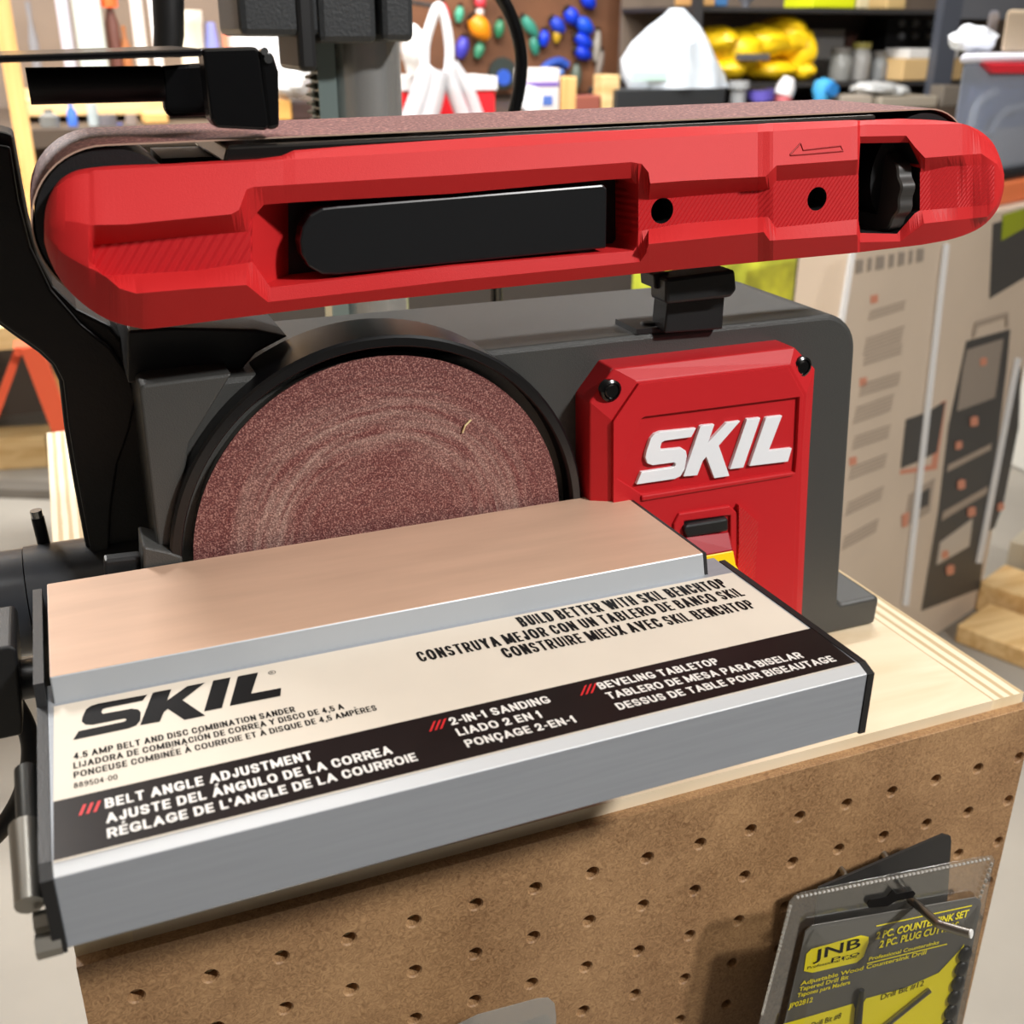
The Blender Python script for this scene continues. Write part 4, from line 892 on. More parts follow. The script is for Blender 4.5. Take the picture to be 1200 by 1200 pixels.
for args in [
    ('pliers', (684, -8), (696, 8), 15, BL, 'blue handled pliers, highest on the brown tool board'),
    ('pliers', (665, 11), (676, 27), 16, BL, 'bright blue handled pliers just under the highest pair'),
    ('pliers', (648, 22), (661, 37), 14, (38, 70, 200), 'blue handled pliers left of the brightest blue pair'),
    ('pliers', (677, 23), (694, 37), 16, (26, 84, 220), 'tilted blue pliers at the top of the stacked blue trio'),
    ('pliers', (676, 42), (693, 54), 14, BL, 'tilted blue pliers in the middle of the stacked blue trio'),
    ('pliers', (676, 58), (692, 67), 14, (18, 56, 204), 'tilted blue pliers lowest of the stacked blue trio'),
    ('screwdriver', (640, 36), (638, 54), 12, BL, 'short blue handled screwdriver beside the teal handles', 'screwdriver'),
    ('pliers', (614, 20), (630, 42), 13, TE, 'teal handled pliers beside the black hanging cord'),
    ('pliers', (626, 44), (630, 64), 11, (52, 136, 116), 'lower teal handle hanging under the teal pliers'),
    ('screwdriver', (656, 34), (654, 50), 9, (200, 160, 40), 'yellow handled screwdriver between blue handles', 'screwdriver'),
    ('screwdriver', (677, 76), (676, 104), 12, (92, 104, 92), 'grey green screwdriver under the stacked blue pliers', 'screwdriver'),
    ('wrench', (703, 36), (700, 72), 9, (168, 160, 148), 'silver wrench hanging right of the blue pliers', 'wrench'),
    ('wrench', (708, 60), (702, 92), 8, (140, 128, 118), 'dull steel wrench hanging just below the silver wrench', 'wrench'),
    ('pliers', (553, 20), (570, 45), 23, (250, 152, 24), 'fat orange handled tool beside the white bag'),
    ('pliers', (541, 8), (539, 26), 11, (80, 172, 140), 'small mint green handle above the orange handle'),
    ('pliers', (545, 44), (540, 68), 15, (70, 66, 182), 'violet handle hanging below the orange handle'),
    ('screwdriver', (521, 4), (528, 24), 9, (214, 58, 64), 'red handled screwdriver beside the top of the white bag', 'screwdriver'),
    ('pliers', (588, 24), (585, 44), 12, GR, 'green handle hanging left of the black cord'),
    ('pliers', (566, 50), (560, 68), 12, (66, 140, 106), 'dark mint handle below and right of the orange handle'),
    ('screwdriver', (560, -3), (568, 8), 13, (226, 70, 84), 'pinkish red handle at the top edge above the orange handle', 'screwdriver'),
    ('chisel', (562, 10), (566, 19), 10, (226, 216, 210), 'white handle tip just above the orange handle', 'chisel')]:
    hand_tool(*args)
Yd = TBY - 0.02; dc = at(590, 86, Yd); dr = pxr(32, 590, 86, Yd)
sd = empty('saw_blade', 'round dark saw blade with a blue hub left of the black cord', 'saw blade', dc)
obj('blade', lathe(B(), dc, (0, 1, 0), [(dr, 0), (dr, 0.018)], 72, lobes=18, lobe=0.06), M_(58, 66, 62, 0.5, 0.3), sd)
obj('hub', lathe(B(), dc + Vector((0, 0, -dr * 0.25)), (0, 1, 0), [(dr * 0.5, -0.006), (dr * 0.5, 0.006)], 24), M_(50, 92, 196), sd)
bw = at(650, 76, Yd); 
obj('hand_saw', tube(B(), smoothpath([at(636, 82, Yd), at(644, 75, Yd), at(656, 72, Yd), at(665, 77, Yd)]), pxr(9, 650, 76, Yd), 10), M_(44, 82, 176), label='blue curved saw handle low on the tool board', cat='saw', smooth=True)
obj('clamp', tube(B(), smoothpath([at(643, 92, Yd), at(652, 88, Yd), at(659, 84, Yd)]), pxr(8, 650, 88, Yd), 10), M_(96, 128, 196), label='pale blue clamp handle right under the curved saw handle', cat='clamp', smooth=True)

# ---- things on the counter
def bag(name, pts, Y, dy, col, label, cat, rough=0.35, wob=0.25, zmin=None, zmax=9):
    """a crumpled sack: (px, py, width, height) lumps"""
    bm = B()
    for x, y, w, h in pts:
        c = at(x, y, Y); ellipsoid(bm, c, (pxr(w, x, y, Y), dy, abs(at(x, y - h / 2, Y).z - at(x, y + h / 2, Y).z) / 2), 22, 16, wob, 2.6)
    if zmin is not None:
        for v in bm.verts: v.co.z = min(zmax, max(v.co.z, zmin))
    return obj(name, bm, M_(*col, rough) if isinstance(col, tuple) else col, label=label, cat=cat, smooth=True)
WBAG = (226, 236, 246)
# white bag as a gathered cone on a black bin
bin_ = thing_box('storage_bin', (722, 104, 850, 131), 2.56, 0.18, (40, 42, 44), 'black plastic bin with a white bag lying on it', 'bin', z0=CZ)
bt = at(790, 104, 2.56).z; bc = at(788, 60, 2.67)
def sack(name, outline, Y, dy, col, label, cat, zbase):
    """outline: (py, px left, px right) from the top down; folds run down its side"""
    bm = B(); rings = []
    for y, xl, xr in outline:
        a, b = at(xl, y, Y), at(xr, y, Y); c = (a + b) / 2; rx = (b.x - a.x) / 2; ry = min(dy, rx)
        z = max(c.z, zbase) if y < outline[-1][0] else zbase
        rings.append([Vector((c.x + rx * math.cos(t) * (1 + 0.05 * math.sin(7 * t + y)), Y + ry * math.sin(t) * (1 + 0.09 * math.sin(9 * t + y * 0.05)), z)) for t in [2 * PI * k / 40 for k in range(40)]])
    loft(bm, rings); return obj(name, bm, M_(*col, 0.35), label=label, cat=cat, smooth=True)
wb = sack('plastic_bag', [(10, 786, 800), (20, 778, 808), (32, 764, 816), (50, 745, 826), (70, 732, 838), (90, 731, 846), (104, 736, 848)], 2.645, 0.09, WBAG, 'white plastic bag gathered to a point on the black bin', 'bag', bt)
a_, b_ = at(742, 84, 2.565), at(794, 94, 2.565)
obj('faint_print', box(B(), (a_.x, 2.566, b_.z), (b_.x, 2.575, a_.z)), M_(196, 226, 216), wb, label='pale green print')
# yellow bag on a low shelf
SY = 2.78; SZ = at(880, 97, SY).z
rackr = empty('metal_shelving', 'dark metal shelving unit with boards full of jars and boxes along the back wall', 'shelving', (at(960, 100, SY).x, SY + 0.25, -H))
DK = M_(52, 50, 50, 0.5); x_l, x_r = at(804, 97, SY).x, at(1125, 97, SY).x + 0.55
SZ2 = at(960, 9, SY).z
for z in (SZ, SZ2): obj('shelf_board', box(B(), (x_l, SY, z - 0.014), (x_r, SY + 0.438, z - 0.001)), DK, rackr)
pa, pb_ = at(1092, 97, SY - 0.03), at(1113, 97, SY - 0.03)
POSTC = M_(78, 82, 92, 0.45)
obj('post', box(B(), (pa.x, SY - 0.035, -H), (pb_.x, SY, 1.2)), POSTC, rackr)
obj('post', box(B(), (x_l + 0.0, SY - 0.02, -H), (x_l + 0.03, SY, 1.2)), DK, rackr)
obj('rear_panel', box(B(), (x_l, SY + 0.44, -H), (x_r, SY + 0.45, 1.2)), M_(118, 104, 92), rackr)
a_ = at(1118, 22, SY - 0.03)
obj('crossbeam', box(B(), (pb_.x, SY - 0.035, a_.z), (x_r, SY, a_.z + 0.08)), M_(98, 100, 106, 0.45), rackr)
yb_ = bag('plastic_bag', [(838, 48, 36, 36), (862, 60, 60, 52), (848, 80, 40, 30), (890, 50, 60, 44), (900, 82, 56, 26), (918, 44, 42, 52), (930, 60, 34, 60), (915, 32, 22, 28), (930, 82, 30, 28)], SY + 0.12, 0.1, (250, 206, 22), 'lumpy bright yellow bag beside the white bag', 'bag', 0.4, 0.14, SZ + 0.001, SZ2 - 0.016)
sub_box('dark_patch', (868, 63, 902, 71), SY + 0.0, 0.03, (96, 92, 92), yb_)
# front row on the counter before the shelving
FYc = 2.58
def on_counter(name, px, col, label, cat, d=0.06, **k): return thing_box(name, px, FYc, d, col, label, cat, z0=CZ, **k)
upright('steel_cup', 866, 95, 130, pxr(22, 866, 100, FYc + 0.05), FYc + 0.05, (170, 172, 174), 'small silver cup standing under the yellow bag', 'cup', z0=CZ, prof=[(0.7, 0), (0.75, 0.7), (1, 0.75), (1, 1), (0.85, 1)])
mk = root_at('spray_can', (878, 100, 904, 130), FYc, 'dark can with a violet band below the yellow bag', 'can', z0=CZ)
upright('can_body', 891, 104, 130, pxr(26, 891, 110, FYc + 0.05), FYc + 0.05, (40, 38, 46), parent=mk, z0=CZ)
obj('can_band', tube(B(), [at(891, 114, FYc + 0.05) - Vector((0, 0, 0.008)), at(891, 105, FYc + 0.05)], pxr(27.5, 891, 110, FYc + 0.05), 20), M_(96, 84, 178), mk, smooth=True)
mk = root_at('glue_bottle', (908, 88, 932, 130), FYc, 'leaning white glue bottle with a pink base', 'bottle', z0=CZ)
g0_, g1_, g2_ = at(916, 128, FYc + 0.04), at(918, 112, FYc + 0.04), at(925, 91, FYc + 0.04); g0_.z = CZ + 0.004
gr_ = pxr(19, 918, 110, FYc)
obj('bottle_body', tube(B(), [g1_, g1_.lerp(g2_, .5), g2_], [gr_, gr_, gr_ * 0.6], 16), M_(232, 230, 230), mk, smooth=True)
obj('bottle_base', tube(B(), [g0_, g1_], [gr_ * 0.8, gr_], 16), M_(232, 130, 136), mk, smooth=True)
mk = root_at('blue_brush', (954, 92, 982, 130), FYc, 'sky blue paddle shaped brush standing on the counter', 'brush', z0=CZ)
g0_, g1_, g2_ = at(960, 132, FYc + 0.04), at(963, 116, FYc + 0.04), at(970, 93, FYc + 0.04); g0_.z = CZ
gr_ = pxr(24, 968, 104, FYc)
bm = tube(B(), [g0_, g1_, g1_.lerp(g2_, .35), g1_.lerp(g2_, .75), g2_], [gr_ * 0.5, gr_ * 0.7, gr_, gr_, gr_ * 0.5], 16)
obj('paddle', bm, M_(74, 172, 228), mk, smooth=True)
c_ = g1_.lerp(g2_, .5); obj('bristle_pad', lathe(B(), c_ + Vector((0, -gr_ * 0.8, 0)), (0, -1, 0), [(gr_ * 0.6, 0), (gr_ * 0.5, gr_ * 0.4)], 16), M_(42, 124, 196), mk, smooth=True)
on_counter('white_carton', (612, 80, 656, 131), (226, 218, 214), 'white carton with a violet stripe under the tool board', 'carton')
o_ = bpy.data.objects['white_carton']; sub_box('violet_stripe', (613, 96, 655, 102), FYc - 0.001, 0.004, (120, 90, 176), o_)
sub_box('blue_mark', (636, 112, 648, 124), FYc - 0.001, 0.004, (84, 118, 196), o_)
obj('tape_roll', lathe(B(), at(623, 116, FYc - 0.055), (0, 1, 0), [(pxr(11, 623, 116, FYc), 0), (pxr(26, 623, 116, FYc), 0), (pxr(26, 623, 116, FYc), 0.045), (pxr(11, 623, 116, FYc), 0.045)], 28), M_(240, 242, 248), label='bright white tape roll leaning on the white carton', cat='tape roll', smooth=True)
on_counter('wood_offcut', (658, 90, 676, 131), PINE, 'narrow upright wood offcut next to the white carton', 'wood offcut')
on_counter('cardboard_box', (674, 112, 704, 131), (150, 84, 70), 'small reddish brown box under the screwdriver', 'box')
on_counter('wood_offcut', (706, 88, 726, 131), PINEX, 'wood offcut beside the black bin', 'wood offcut')
rt = root_at('red_tub', (478, 92, 580, 131), FYc, 'red tub with a white lid behind the white bag', 'tub', z0=CZ)
sub_box('tub_body', (474, 107, 580, 131), FYc + 0.02, 0.18, (226, 26, 38), rt, z0=CZ)
sub_box('tub_lid', (472, 90, 583, 106), FYc + 0.015, 0.19, (238, 236, 236), rt)
# white handled bag hanging before the tub
HYb = 2.5; wr = pxr(17, 500, 50, HYb)
hb_ = empty('hanging_bag', 'thin white carrier bag hanging by its handle loop left of the tools', 'bag', at(510, 130, HYb))
lp_ = smoothpath([at(498, 92, HYb), at(498, 55, HYb), at(506, 24, HYb), at(514, 8, HYb), at(522, 26, HYb), at(527, 60, HYb), at(523, 90, HYb), at(510, 88, HYb), at(499, 80, HYb)], 8)
obj('handle_loop', tube(B(), lp_, wr * 0.62, 14), M_(238, 240, 244), hb_, smooth=True)
BGW = clear_mat('thin_white_film', (240, 240, 244), 0.62, 0.3, 0.4)
for pts, w in (([(500, 82), (492, 110), (480, 142)], 22), ([(512, 82), (508, 112), (500, 142)], 24), ([(524, 82), (532, 108), (545, 142)], 17), ([(530, 76), (548, 104), (562, 142)], 14)):
    obj('bag_fold', tube(B(), smoothpath([at(x, y, HYb) for x, y in pts], 6), pxr(w, *pts[1], HYb), 14), BGW, hb_, smooth=True)
obj('bag_belly', ellipsoid(B(), at(486, 60, HYb + 0.1), (pxr(26, 486, 60, HYb), 0.05, 0.06), 18, 12, 0.3, 2), M_(232, 232, 230), hb_, smooth=True)
bq = at(514, 8, HYb); obj('hang_hook', tube(B(), [bq + Vector((0, 0, 0.0)), bq + Vector((0, 0.3, 0.02)), Vector((bq.x, TBY - 0.002, bq.z + 0.02))], 0.006, 8), DK, hb_)
# jars and boxes on the shelving
JY = SY + 0.1
def jar(x, y0, y1, w, col, label, z0=SZ, lid=(120, 116, 110)):
    e = root_at('glass_jar', (x - w / 2, y0, x + w / 2, y1), JY, label, 'jar', z0=z0)
    upright('jar_body', x, y0 + 6, y1, pxr(w, x, y0, JY), JY, col, parent=e, z0=z0, prof=[(0.95, 0), (1, 0.08), (1, 0.8), (0.8, 0.95), (0.8, 1)], rough=0.2)
    t = at(x, y0 + 6, JY); obj('jar_lid', lathe(B(), t, (0, 0, 1), [(pxr(w * 0.88, x, y0, JY), -0.002), (pxr(w * 0.88, x, y0, JY), 0.016)], 20), M_(*lid), e, smooth=True)
jar(986, 56, 96, 22, (150, 150, 146), 'grey jar, first of the shelf jars beside the yellow bag')
jar(1010, 50, 96, 20, (156, 154, 150), 'taller grey jar between two others on the shelf', lid=(150, 140, 70))
jar(1031, 60, 96, 15, (140, 142, 142), 'narrow grey jar near the small blue jar')
upright('round_tin', 1040, 74, 96, pxr(13, 1046, 85, JY), JY, (72, 104, 158), 'small blue tin beside the tan cardboard box', 'tin', z0=SZ)
thing_box('paint_carton', (953, 34, 990, 60), JY + 0.16, 0.1, (178, 174, 170), 'pale grey carton standing behind the grey jars', 'carton', z0=SZ)
thing_box('brown_bottle', (993, 38, 1004, 60), JY + 0.15, 0.06, (92, 56, 44), 'dark red brown bottle behind the tallest jar', 'bottle', z0=SZ)
og = root_at('drawer_organiser', (1037, 22, 1105, 92), JY + 0.12, 'black drawer organiser with pale round knobs on the shelf', 'organiser', z0=SZ)
sub_box('case', (1037, 22, 1107, 92), JY + 0.12, 0.12, (26, 26, 28), og, z0=SZ)
for x, y in ((1057, 27), (1073, 27), (1090, 27), (1056, 42), (1072, 42), (1088, 42)):
    p = at(x, y, JY + 0.118); obj('knob', lathe(B(), p, (0, -1, 0), [(0.013, -0.004), (0.013, 0.004), (0.009, 0.009)], 16), M_(128, 128, 130), og, smooth=True)
cb_ = thing_box('cardboard_box', (1058, 69, 1128, 95), SY + 0.004, 0.16, (218, 184, 130), 'long tan cardboard box on the shelf behind the grey post', 'box', z0=SZ)
sub_box('dark_print', (1087, 79, 1099, 88), SY + 0.002, 0.004, (128, 100, 68), cb_)
zt_ = at(1090, 69, SY).z
thing_box('white_box', (1065, 57, 1124, 69), SY + 0.01, 0.12, (232, 230, 226), 'flat white box lying on the tan cardboard box', 'box', z0=zt_)
# top shelf
thing_box('safety_vest', (952, -8, 1003, 9), SY + 0.02, 0.15, (222, 232, 22), 'folded fluorescent yellow vest on the top shelf', 'vest', z0=SZ2)
thing_box('cream_box', (1006, -6, 1019, 9), SY + 0.02, 0.1, (226, 212, 170), 'small cream box next to the fluorescent vest', 'box', z0=SZ2)
thing_box('cardboard_box', (814, -10, 838, 14), SY + 0.004, 0.12, (196, 152, 96), 'brown box on the top shelf above the yellow bag', 'box', z0=SZ2)
thing_box('blue_box', (839, -6, 853, 14), SY + 0.004, 0.1, (62, 110, 160), 'blue box on the top shelf beside the brown box', 'box', z0=SZ2)
thing_box('tan_box', (1040, -6, 1062, 9), SY + 0.02, 0.1, (206, 176, 120), 'tan box at the end of the top shelf by the organiser', 'box', z0=SZ2)
upright('funnel', 875, -8, 9, pxr(22, 875, 0, JY), JY, (140, 142, 150), 'grey funnel on the top shelf above the yellow bag', 'funnel', z0=SZ2, prof=[(0.3, 0), (0.4, 0.3), (1, 0.8), (1, 1)])
# counter things right of the brush
bag('plastic_bag', [(1025, 103, 50, 16), (1045, 106, 36, 14)], FYc + 0.06, 0.05, (206, 208, 208), 'crumpled clear grey bag on the counter under the jars', 'bag', 0.2)
on_counter('beige_bin', (1032, 113, 1098, 132), (172, 162, 146), 'low beige bin at the end of the counter', 'bin', d=0.2)
on_counter('paper_stack', (985, 112, 1022, 132), (186, 174, 160), 'stack of creased tan paper beside the sky blue brush', 'paper')
on_counter('grey_box', (1104, 100, 1128, 132), (118, 110, 100), 'brown grey box behind the clear tote', 'box')

# ---- the big carton, tray and tote
B0 = Vector((1.64, 1.21, -H)); BD = Vector((0.934, 0.357, 0)).normalized(); BN = Vector((0.357, -0.934, 0)).normalized()
def bx(x, y, k=0.0): return on_plane(x, y, B0 + BN * k, BN)
cl, cr_ = bx(992, 350), bx(1192, 480); ztop = bx(1180, 244).z
cl.z = cr_.z = -H
big = empty('cart_carton', 'tall tan carton printed with a dark tool cart right of the sander', 'carton', (cl + cr_) / 2 - BN * 0.2)
up_ = Vector((0, 0, ztop + H)); CARDB = mat('carton_board', (206, 188, 168), 0.55, noise_amt=0.04, nscale=6)
dcar = 0.05
def px_of(P_):
    q = P_ - CP; return 600 + FPX * q.dot(CR) / q.dot(CF)
while dcar < 0.6 and px_of(Vector((cl.x, cl.y, -0.15)) - BN * dcar) > 925: dcar += 0.005
obj('carton_board', prism(B(), [cl, cr_, cr_ + up_, cl + up_], -BN * dcar), CARDB, big, bevel=0.004)
PRD = [M_(70, 68, 66), M_(150, 138, 126), M_(206, 138, 112), M_(196, 184, 170), M_(150, 160, 34), M_(166, 150, 134)]
def pr(bm, pts, mi, k=0.0015): slab(bm, [[bx(x, y, k) for x, y in pts]], BN * -0.0012, mi)
bm = B()
pr(bm, [(1133, 400), (1184, 386), (1180, 430), (1148, 690), (1080, 716), (1100, 600), (1112, 500)], 0)
pr(bm, [(1129, 432), (1134, 410), (1176, 397), (1166, 466), (1122, 482)], 1, 0.003)
for pts in ([(1112, 545), (1162, 520), (1161, 527), (1110, 553)], [(1106, 600), (1158, 570), (1157, 578), (1104, 610)]): pr(bm, pts, 5, 0.003)
pr(bm, [(1102, 636), (1140, 608), (1136, 640), (1098, 662)], 3, 0.003)
pr(bm, [(1188, 446), (1197, 430), (1194, 500), (1176, 590), (1166, 618), (1160, 622)], 0)
pr(bm, [(1062, 492), (1085, 484), (1078, 540), (1056, 549)], 0); pr(bm, [(1088, 483), (1108, 470), (1098, 530), (1082, 538)], 0)
pr(bm, [(1103, 472), (1109, 469), (1098, 550), (1055, 556), (1056, 551), (1092, 545)], 2, 0.0012)
pr(bm, [(1066, 580), (1096, 560), (1090, 600), (1060, 618)], 5); pr(bm, [(1080, 578), (1090, 572), (1088, 592), (1078, 596)], 0, 0.003); pr(bm, [(1058, 604), (1066, 600), (1064, 616), (1058, 618)], 2, 0.003)
pr(bm, [(1164, 262), (1210, 250), (1210, 320), (1160, 350)], 0); pr(bm, [(1176, 252), (1210, 242), (1210, 262), (1174, 282)], 4, 0.003)
for x, y, s in ((1153, 424, 5), (1142, 494, 6), (1124, 522, 5), (1127, 568, 6), (1139, 600, 6), (1108, 650, 5), (1114, 668, 6), (1173, 594, 5)):
    s_ = s * 0.75; pr(bm, [(x - s_, y - s_ + 1), (x, y - s_ * 1.4), (x + s_, y - s_ - 1), (x + s_, y + s_ - 1), (x, y + s_ * 1.3), (x - s_, y + s_ + 1)], 2, 0.0045)
pr(bm, [(1140, 395), (1143, 378), (1182, 366), (1182, 382), (1179, 384), (1179, 372), (1146, 383), (1143, 395)], 5, 0.003)
for (x0, y0, x1, y1, n) in ((1020, 365, 1062, 352, 3), (1016, 397, 1060, 382, 5), (1014, 418, 1058, 404, 3), (1010, 450, 1056, 436, 4), (1004, 478, 1048, 462, 5), (1002, 512, 1044, 498, 4), (998, 548, 1040, 532, 4), (994, 590, 1036, 570, 4), (990, 630, 1030, 608, 4)):
    for k in range(n): 
        yy = k * 4.4; pr(bm, [(x0 - k, y0 + yy), (x1 - k, y1 + yy), (x1 - k, y1 + yy + 1.6), (x0 - k, y0 + yy + 1.6)], 5)
for k, w in enumerate((10, 6, 12, 7, 9, 5, 10)):
    x = 1004 + (sum((10, 6, 12, 7, 9, 5, 10)[:k]) + k * 5) * 0.9; w *= 0.8; pr(bm, [(x, 305 - k * 2.2), (x + w, 304 - k * 2.2), (x + w - 1, 319 - k * 2.2), (x - 1, 321 - k * 2.2)], 1)
for x, y in ((1025, 350), (1012, 447), (1000, 540)): pr(bm, [(x - 4, y - 3), (x + 4, y - 5), (x + 4, y + 4), (x - 4, y + 6)], 2)
obj('carton_print', bm, PRD, big, label='dark printed picture of a tool cart')
STRAP = clear_mat('strapping', (252, 252, 252), 0.62, 0.15, 0.15)
for (xa, ya), (xb, yb__) in (((1000, 296), (985, 390)), ((1110, 286), (1062, 710)), ((1194, 420), (1148, 660))):
    bm = B(); w = 3.0
    slab(bm, [[bx(xa - w, ya, 0.006), bx(xa + w, ya, 0.006), bx(xb + w, yb__, 0.006), bx(xb - w, yb__, 0.006)]], BN * -0.003); obj('clear_strap', bm, STRAP, big)
KS = dcar + 0.12
gcl = on_plane(850, 330, B0 - BN * KS, BN); gcr = on_plane(934, 330, B0 - BN * KS, BN); gt = on_plane(890, 290, B0 - BN * KS, BN).z; gcl.z = gcr.z = -H
obj('seed_bag', prism(B(), [gcl, gcr, gcr + Vector((0, 0, gt + H)), gcl + Vector((0, 0, gt + H))], -BN * 0.2), mat('leaf_print', (196, 206, 62), 0.5, noise_amt=0.5, nscale=16), label='bag with a bright yellow green leaf print beside the tall carton', cat='bag', bevel=0.01)
# stack on top of the carton, behind its front edge
SD = ray(1128, 140); SD = Vector((SD.x, SD.y, 0)).normalized()
def stack_box(name, x0, x1, y_top, zb_, k0, d, m, parent=None, y_mid=None, **kw):
    a = on_plane(x0, y_top, B0 - BN * k0, BN); b = on_plane(x1, y_top, B0 - BN * k0, BN); zt = (a.z + b.z) / 2; a.z = b.z = zb_
    bm = prism(B(), [a, b, b + Vector((0, 0, zt - zb_)), a + Vector((0, 0, zt - zb_))], SD * d); o = obj(name, bm, m, parent, bevel=0.006, **kw); return o, zt
_, z1 = stack_box('orange_tray', 1128, 1290, 207, ztop, 0.02, 0.3, M_(236, 128, 78), label='orange tray lying on top of the tall carton', cat='tray')
_, z2 = stack_box('black_board', 1122, 1290, 195, z1, 0.03, 0.3, M_(30, 30, 32), label='thin black board between the orange tray and the clear tote', cat='board')
TT = empty('clear_tote', 'clear plastic tote with a red latch holding grey blue things', 'tote', on_plane(1170, 195, B0 - BN * 0.15, BN))
TOTE = clear_mat('tote_plastic', (214, 222, 236), 0.35, 0.2, 0.6)
tb_, zt_ = stack_box('tote_body', 1130, 1290, 72, z2, 0.04, 0.26, TOTE, TT)
stack_box('tote_lid', 1126, 1294, 63, zt_, 0.035, 0.27, M_(226, 226, 236), TT)
a_ = on_plane(1155, 74, B0 - BN * 0.03, BN); b_ = on_plane(1230, 74, B0 - BN * 0.03, BN); c1 = on_plane(1230, 86, B0 - BN * 0.03, BN); c0 = on_plane(1166, 86, B0 - BN * 0.03, BN)
obj('latch', prism(B(), [a_, b_, c1, c0], -BN * 0.012), M_(232, 46, 60), TT, bevel=0.002, label='red latch')
stack_box('folded_cloth', 1138, 1280, 100, z2 + 0.05, 0.07, 0.2, M_(150, 164, 196), TT)
stack_box('paper_roll', 1142, 1280, 146, z2 + 0.003, 0.06, 0.2, M_(226, 214, 204), TT)
for k, (x0, y0, x1, y1) in enumerate(((1138, 150, 1166, 108), (1160, 158, 1200, 124))):
    p = [on_plane(x0, y0, B0 - BN * 0.055, BN), on_plane((x0 + x1) / 2 - 6, (y0 + y1) / 2 - 8, B0 - BN * 0.055, BN), on_plane(x1, y1, B0 - BN * 0.055, BN)]
    obj('coiled_hose', tube(B(), smoothpath(p, 6), 0.008, 10), M_(206, 206, 206), TT, smooth=True)
zl = on_plane(1150, 63, B0 - BN * 0.035, BN).z
def lump(name, x, y, w, h, k, col, label, cat, rough=0.3):
    c = on_plane(x, y, B0 - BN * k, BN); rr = pxr(w, x, y, c.y); hh_ = abs(on_plane(x, y - h / 2, B0 - BN * k, BN).z - c.z)
    c.z = zl + hh_ * 0.97
    return obj(name, ellipsoid(B(), c, (rr, rr * 0.7, hh_), 20, 14, 0.3, 2.5), M_(*col, rough), label=label, cat=cat, smooth=True)
lump('plastic_bag', 1140, 48, 46, 32, 0.12, (222, 226, 232), 'rumpled white bag on top of the clear tote', 'bag')
stack_box('metal_bracket', 1160, 1172, 12, zl, 0.14, 0.03, M_(150, 150, 160, 0.4, 0.6), label='upright grey metal bracket on the clear tote lid', cat='bracket')
stack_box('wood_block', 1182, 1240, 12, zl, 0.1, 0.1, M_(192, 172, 146), label='tan wood block standing on the clear tote lid', cat='wood block')

# ---- lumber on the floor right of the carton
def board_on_floor(name, pa, pb, w, hgt, m, label, lift=0.0):
    z = -H + lift; n = Vector((0, 0, 1)); a, b = on_plane(*pa, Vector((0, 0, z)), n), on_plane(*pb, Vector((0, 0, z)), n)
    d = (b - a).normalized(); s = Vector((-d.y, d.x, 0)) * w
    return obj(name, prism(B(), [a, b, b + s, a + s], (0, 0, hgt)), m, label=label, cat='lumber', bevel=0.004)
board_on_floor('lumber_board', (1118, 752), (1290, 820), 0.14, 0.04, PINEX, 'lowest pine board lying on the floor by the carton')
board_on_floor('lumber_board', (1142, 715), (1290, 768), 0.12, 0.07, PINEX, 'second pine board lying behind the lowest one')
board_on_floor('lumber_board', (1172, 690), (1300, 730), 0.12, 0.12, mat('grey_board', (170, 160, 140), 0.7), 'greyish board standing on edge behind the pine boards')
a_ = Vector((2.55, 1.5, -H)); obj('floor_cabinet', box(B(), (2.45, 1.7, -H), (3.4, 2.3, -0.25)), M_(206, 204, 196), label='pale cabinet standing on the floor behind the tall carton', cat='cabinet', bevel=0.01)

# ---- left side: stud, shelf, bench, sawhorse
PY = 2.3; a_ = at(0, 60, PY); b_ = at(21, 60, PY)
obj('wooden_post', box(B(), (a_.x, PY, -H), (b_.x, PY + 0.09, 1.7)), PINE, label='upright pine post at the edge beside the sander', cat='post', bevel=0.004)
WSY = 2.75; sa, sb = at(24, 127, WSY), at(330, 127, WSY)
ws_ = obj('wall_shelf', box(B(), (sa.x, WSY, sa.z - 0.02), (sb.x, 3.4, sa.z + 0.018)), PINEX, label='pale pine shelf on the back wall seen over the belt', cat='shelf', bevel=0.003)
shz = sa.z + 0.0186
def on_shelf(x, w, y0, col, label, name, cat, Y=WSY + 0.06, prof=None, rough=0.4): return upright(name, x, y0, 120, pxr(w, x, 60, Y), Y, col, label, cat, z0=shz, prof=prof, rough=rough)
on_shelf(68, 16, -30, (196, 190, 200), 'slim white plastic pipe standing on the pine shelf', 'plastic_pipe', 'pipe')
thing_box('grey_plank', (88, -60, 121, 118), WSY + 0.03, 0.03, (176, 184, 178), 'pale grey green plank standing on the pine shelf', 'plank', z0=shz)
on_shelf(32, 12, 2, (120, 118, 120), 'small grey spray bottle next to the pine post', 'spray_bottle', 'bottle', prof=[(1, 0), (1, 0.6), (0.4, 0.8), (0.6, 1)])
on_shelf(126, 17, -10, (92, 54, 44), 'brown glass jug with an orange cap on the pine shelf', 'glass_jug', 'jug', prof=[(1, 0), (1, 0.7), (0.45, 0.85), (0.45, 1)])
p = at(126, -2, WSY + 0.06); bpy.data.objects['glass_jug'];
o_ = bpy.data.objects['glass_jug']; obj('jug_cap', lathe(B(), Vector((p.x, WSY + 0.06, p.z - 0.02)), (0, 0, 1), [(0.022, 0), (0.022, 0.05)], 16), M_(236, 96, 40), o_, smooth=True)
on_shelf(144, 13, 30, (150, 92, 50), 'amber bottle beside the brown glass jug', 'amber_bottle', 'bottle', prof=[(1, 0), (1, 0.7), (0.4, 0.85), (0.4, 1)])
on_shelf(158, 14, -4, (226, 220, 214), 'slender white tube between the amber bottle and black crank', 'white_tube', 'tube')
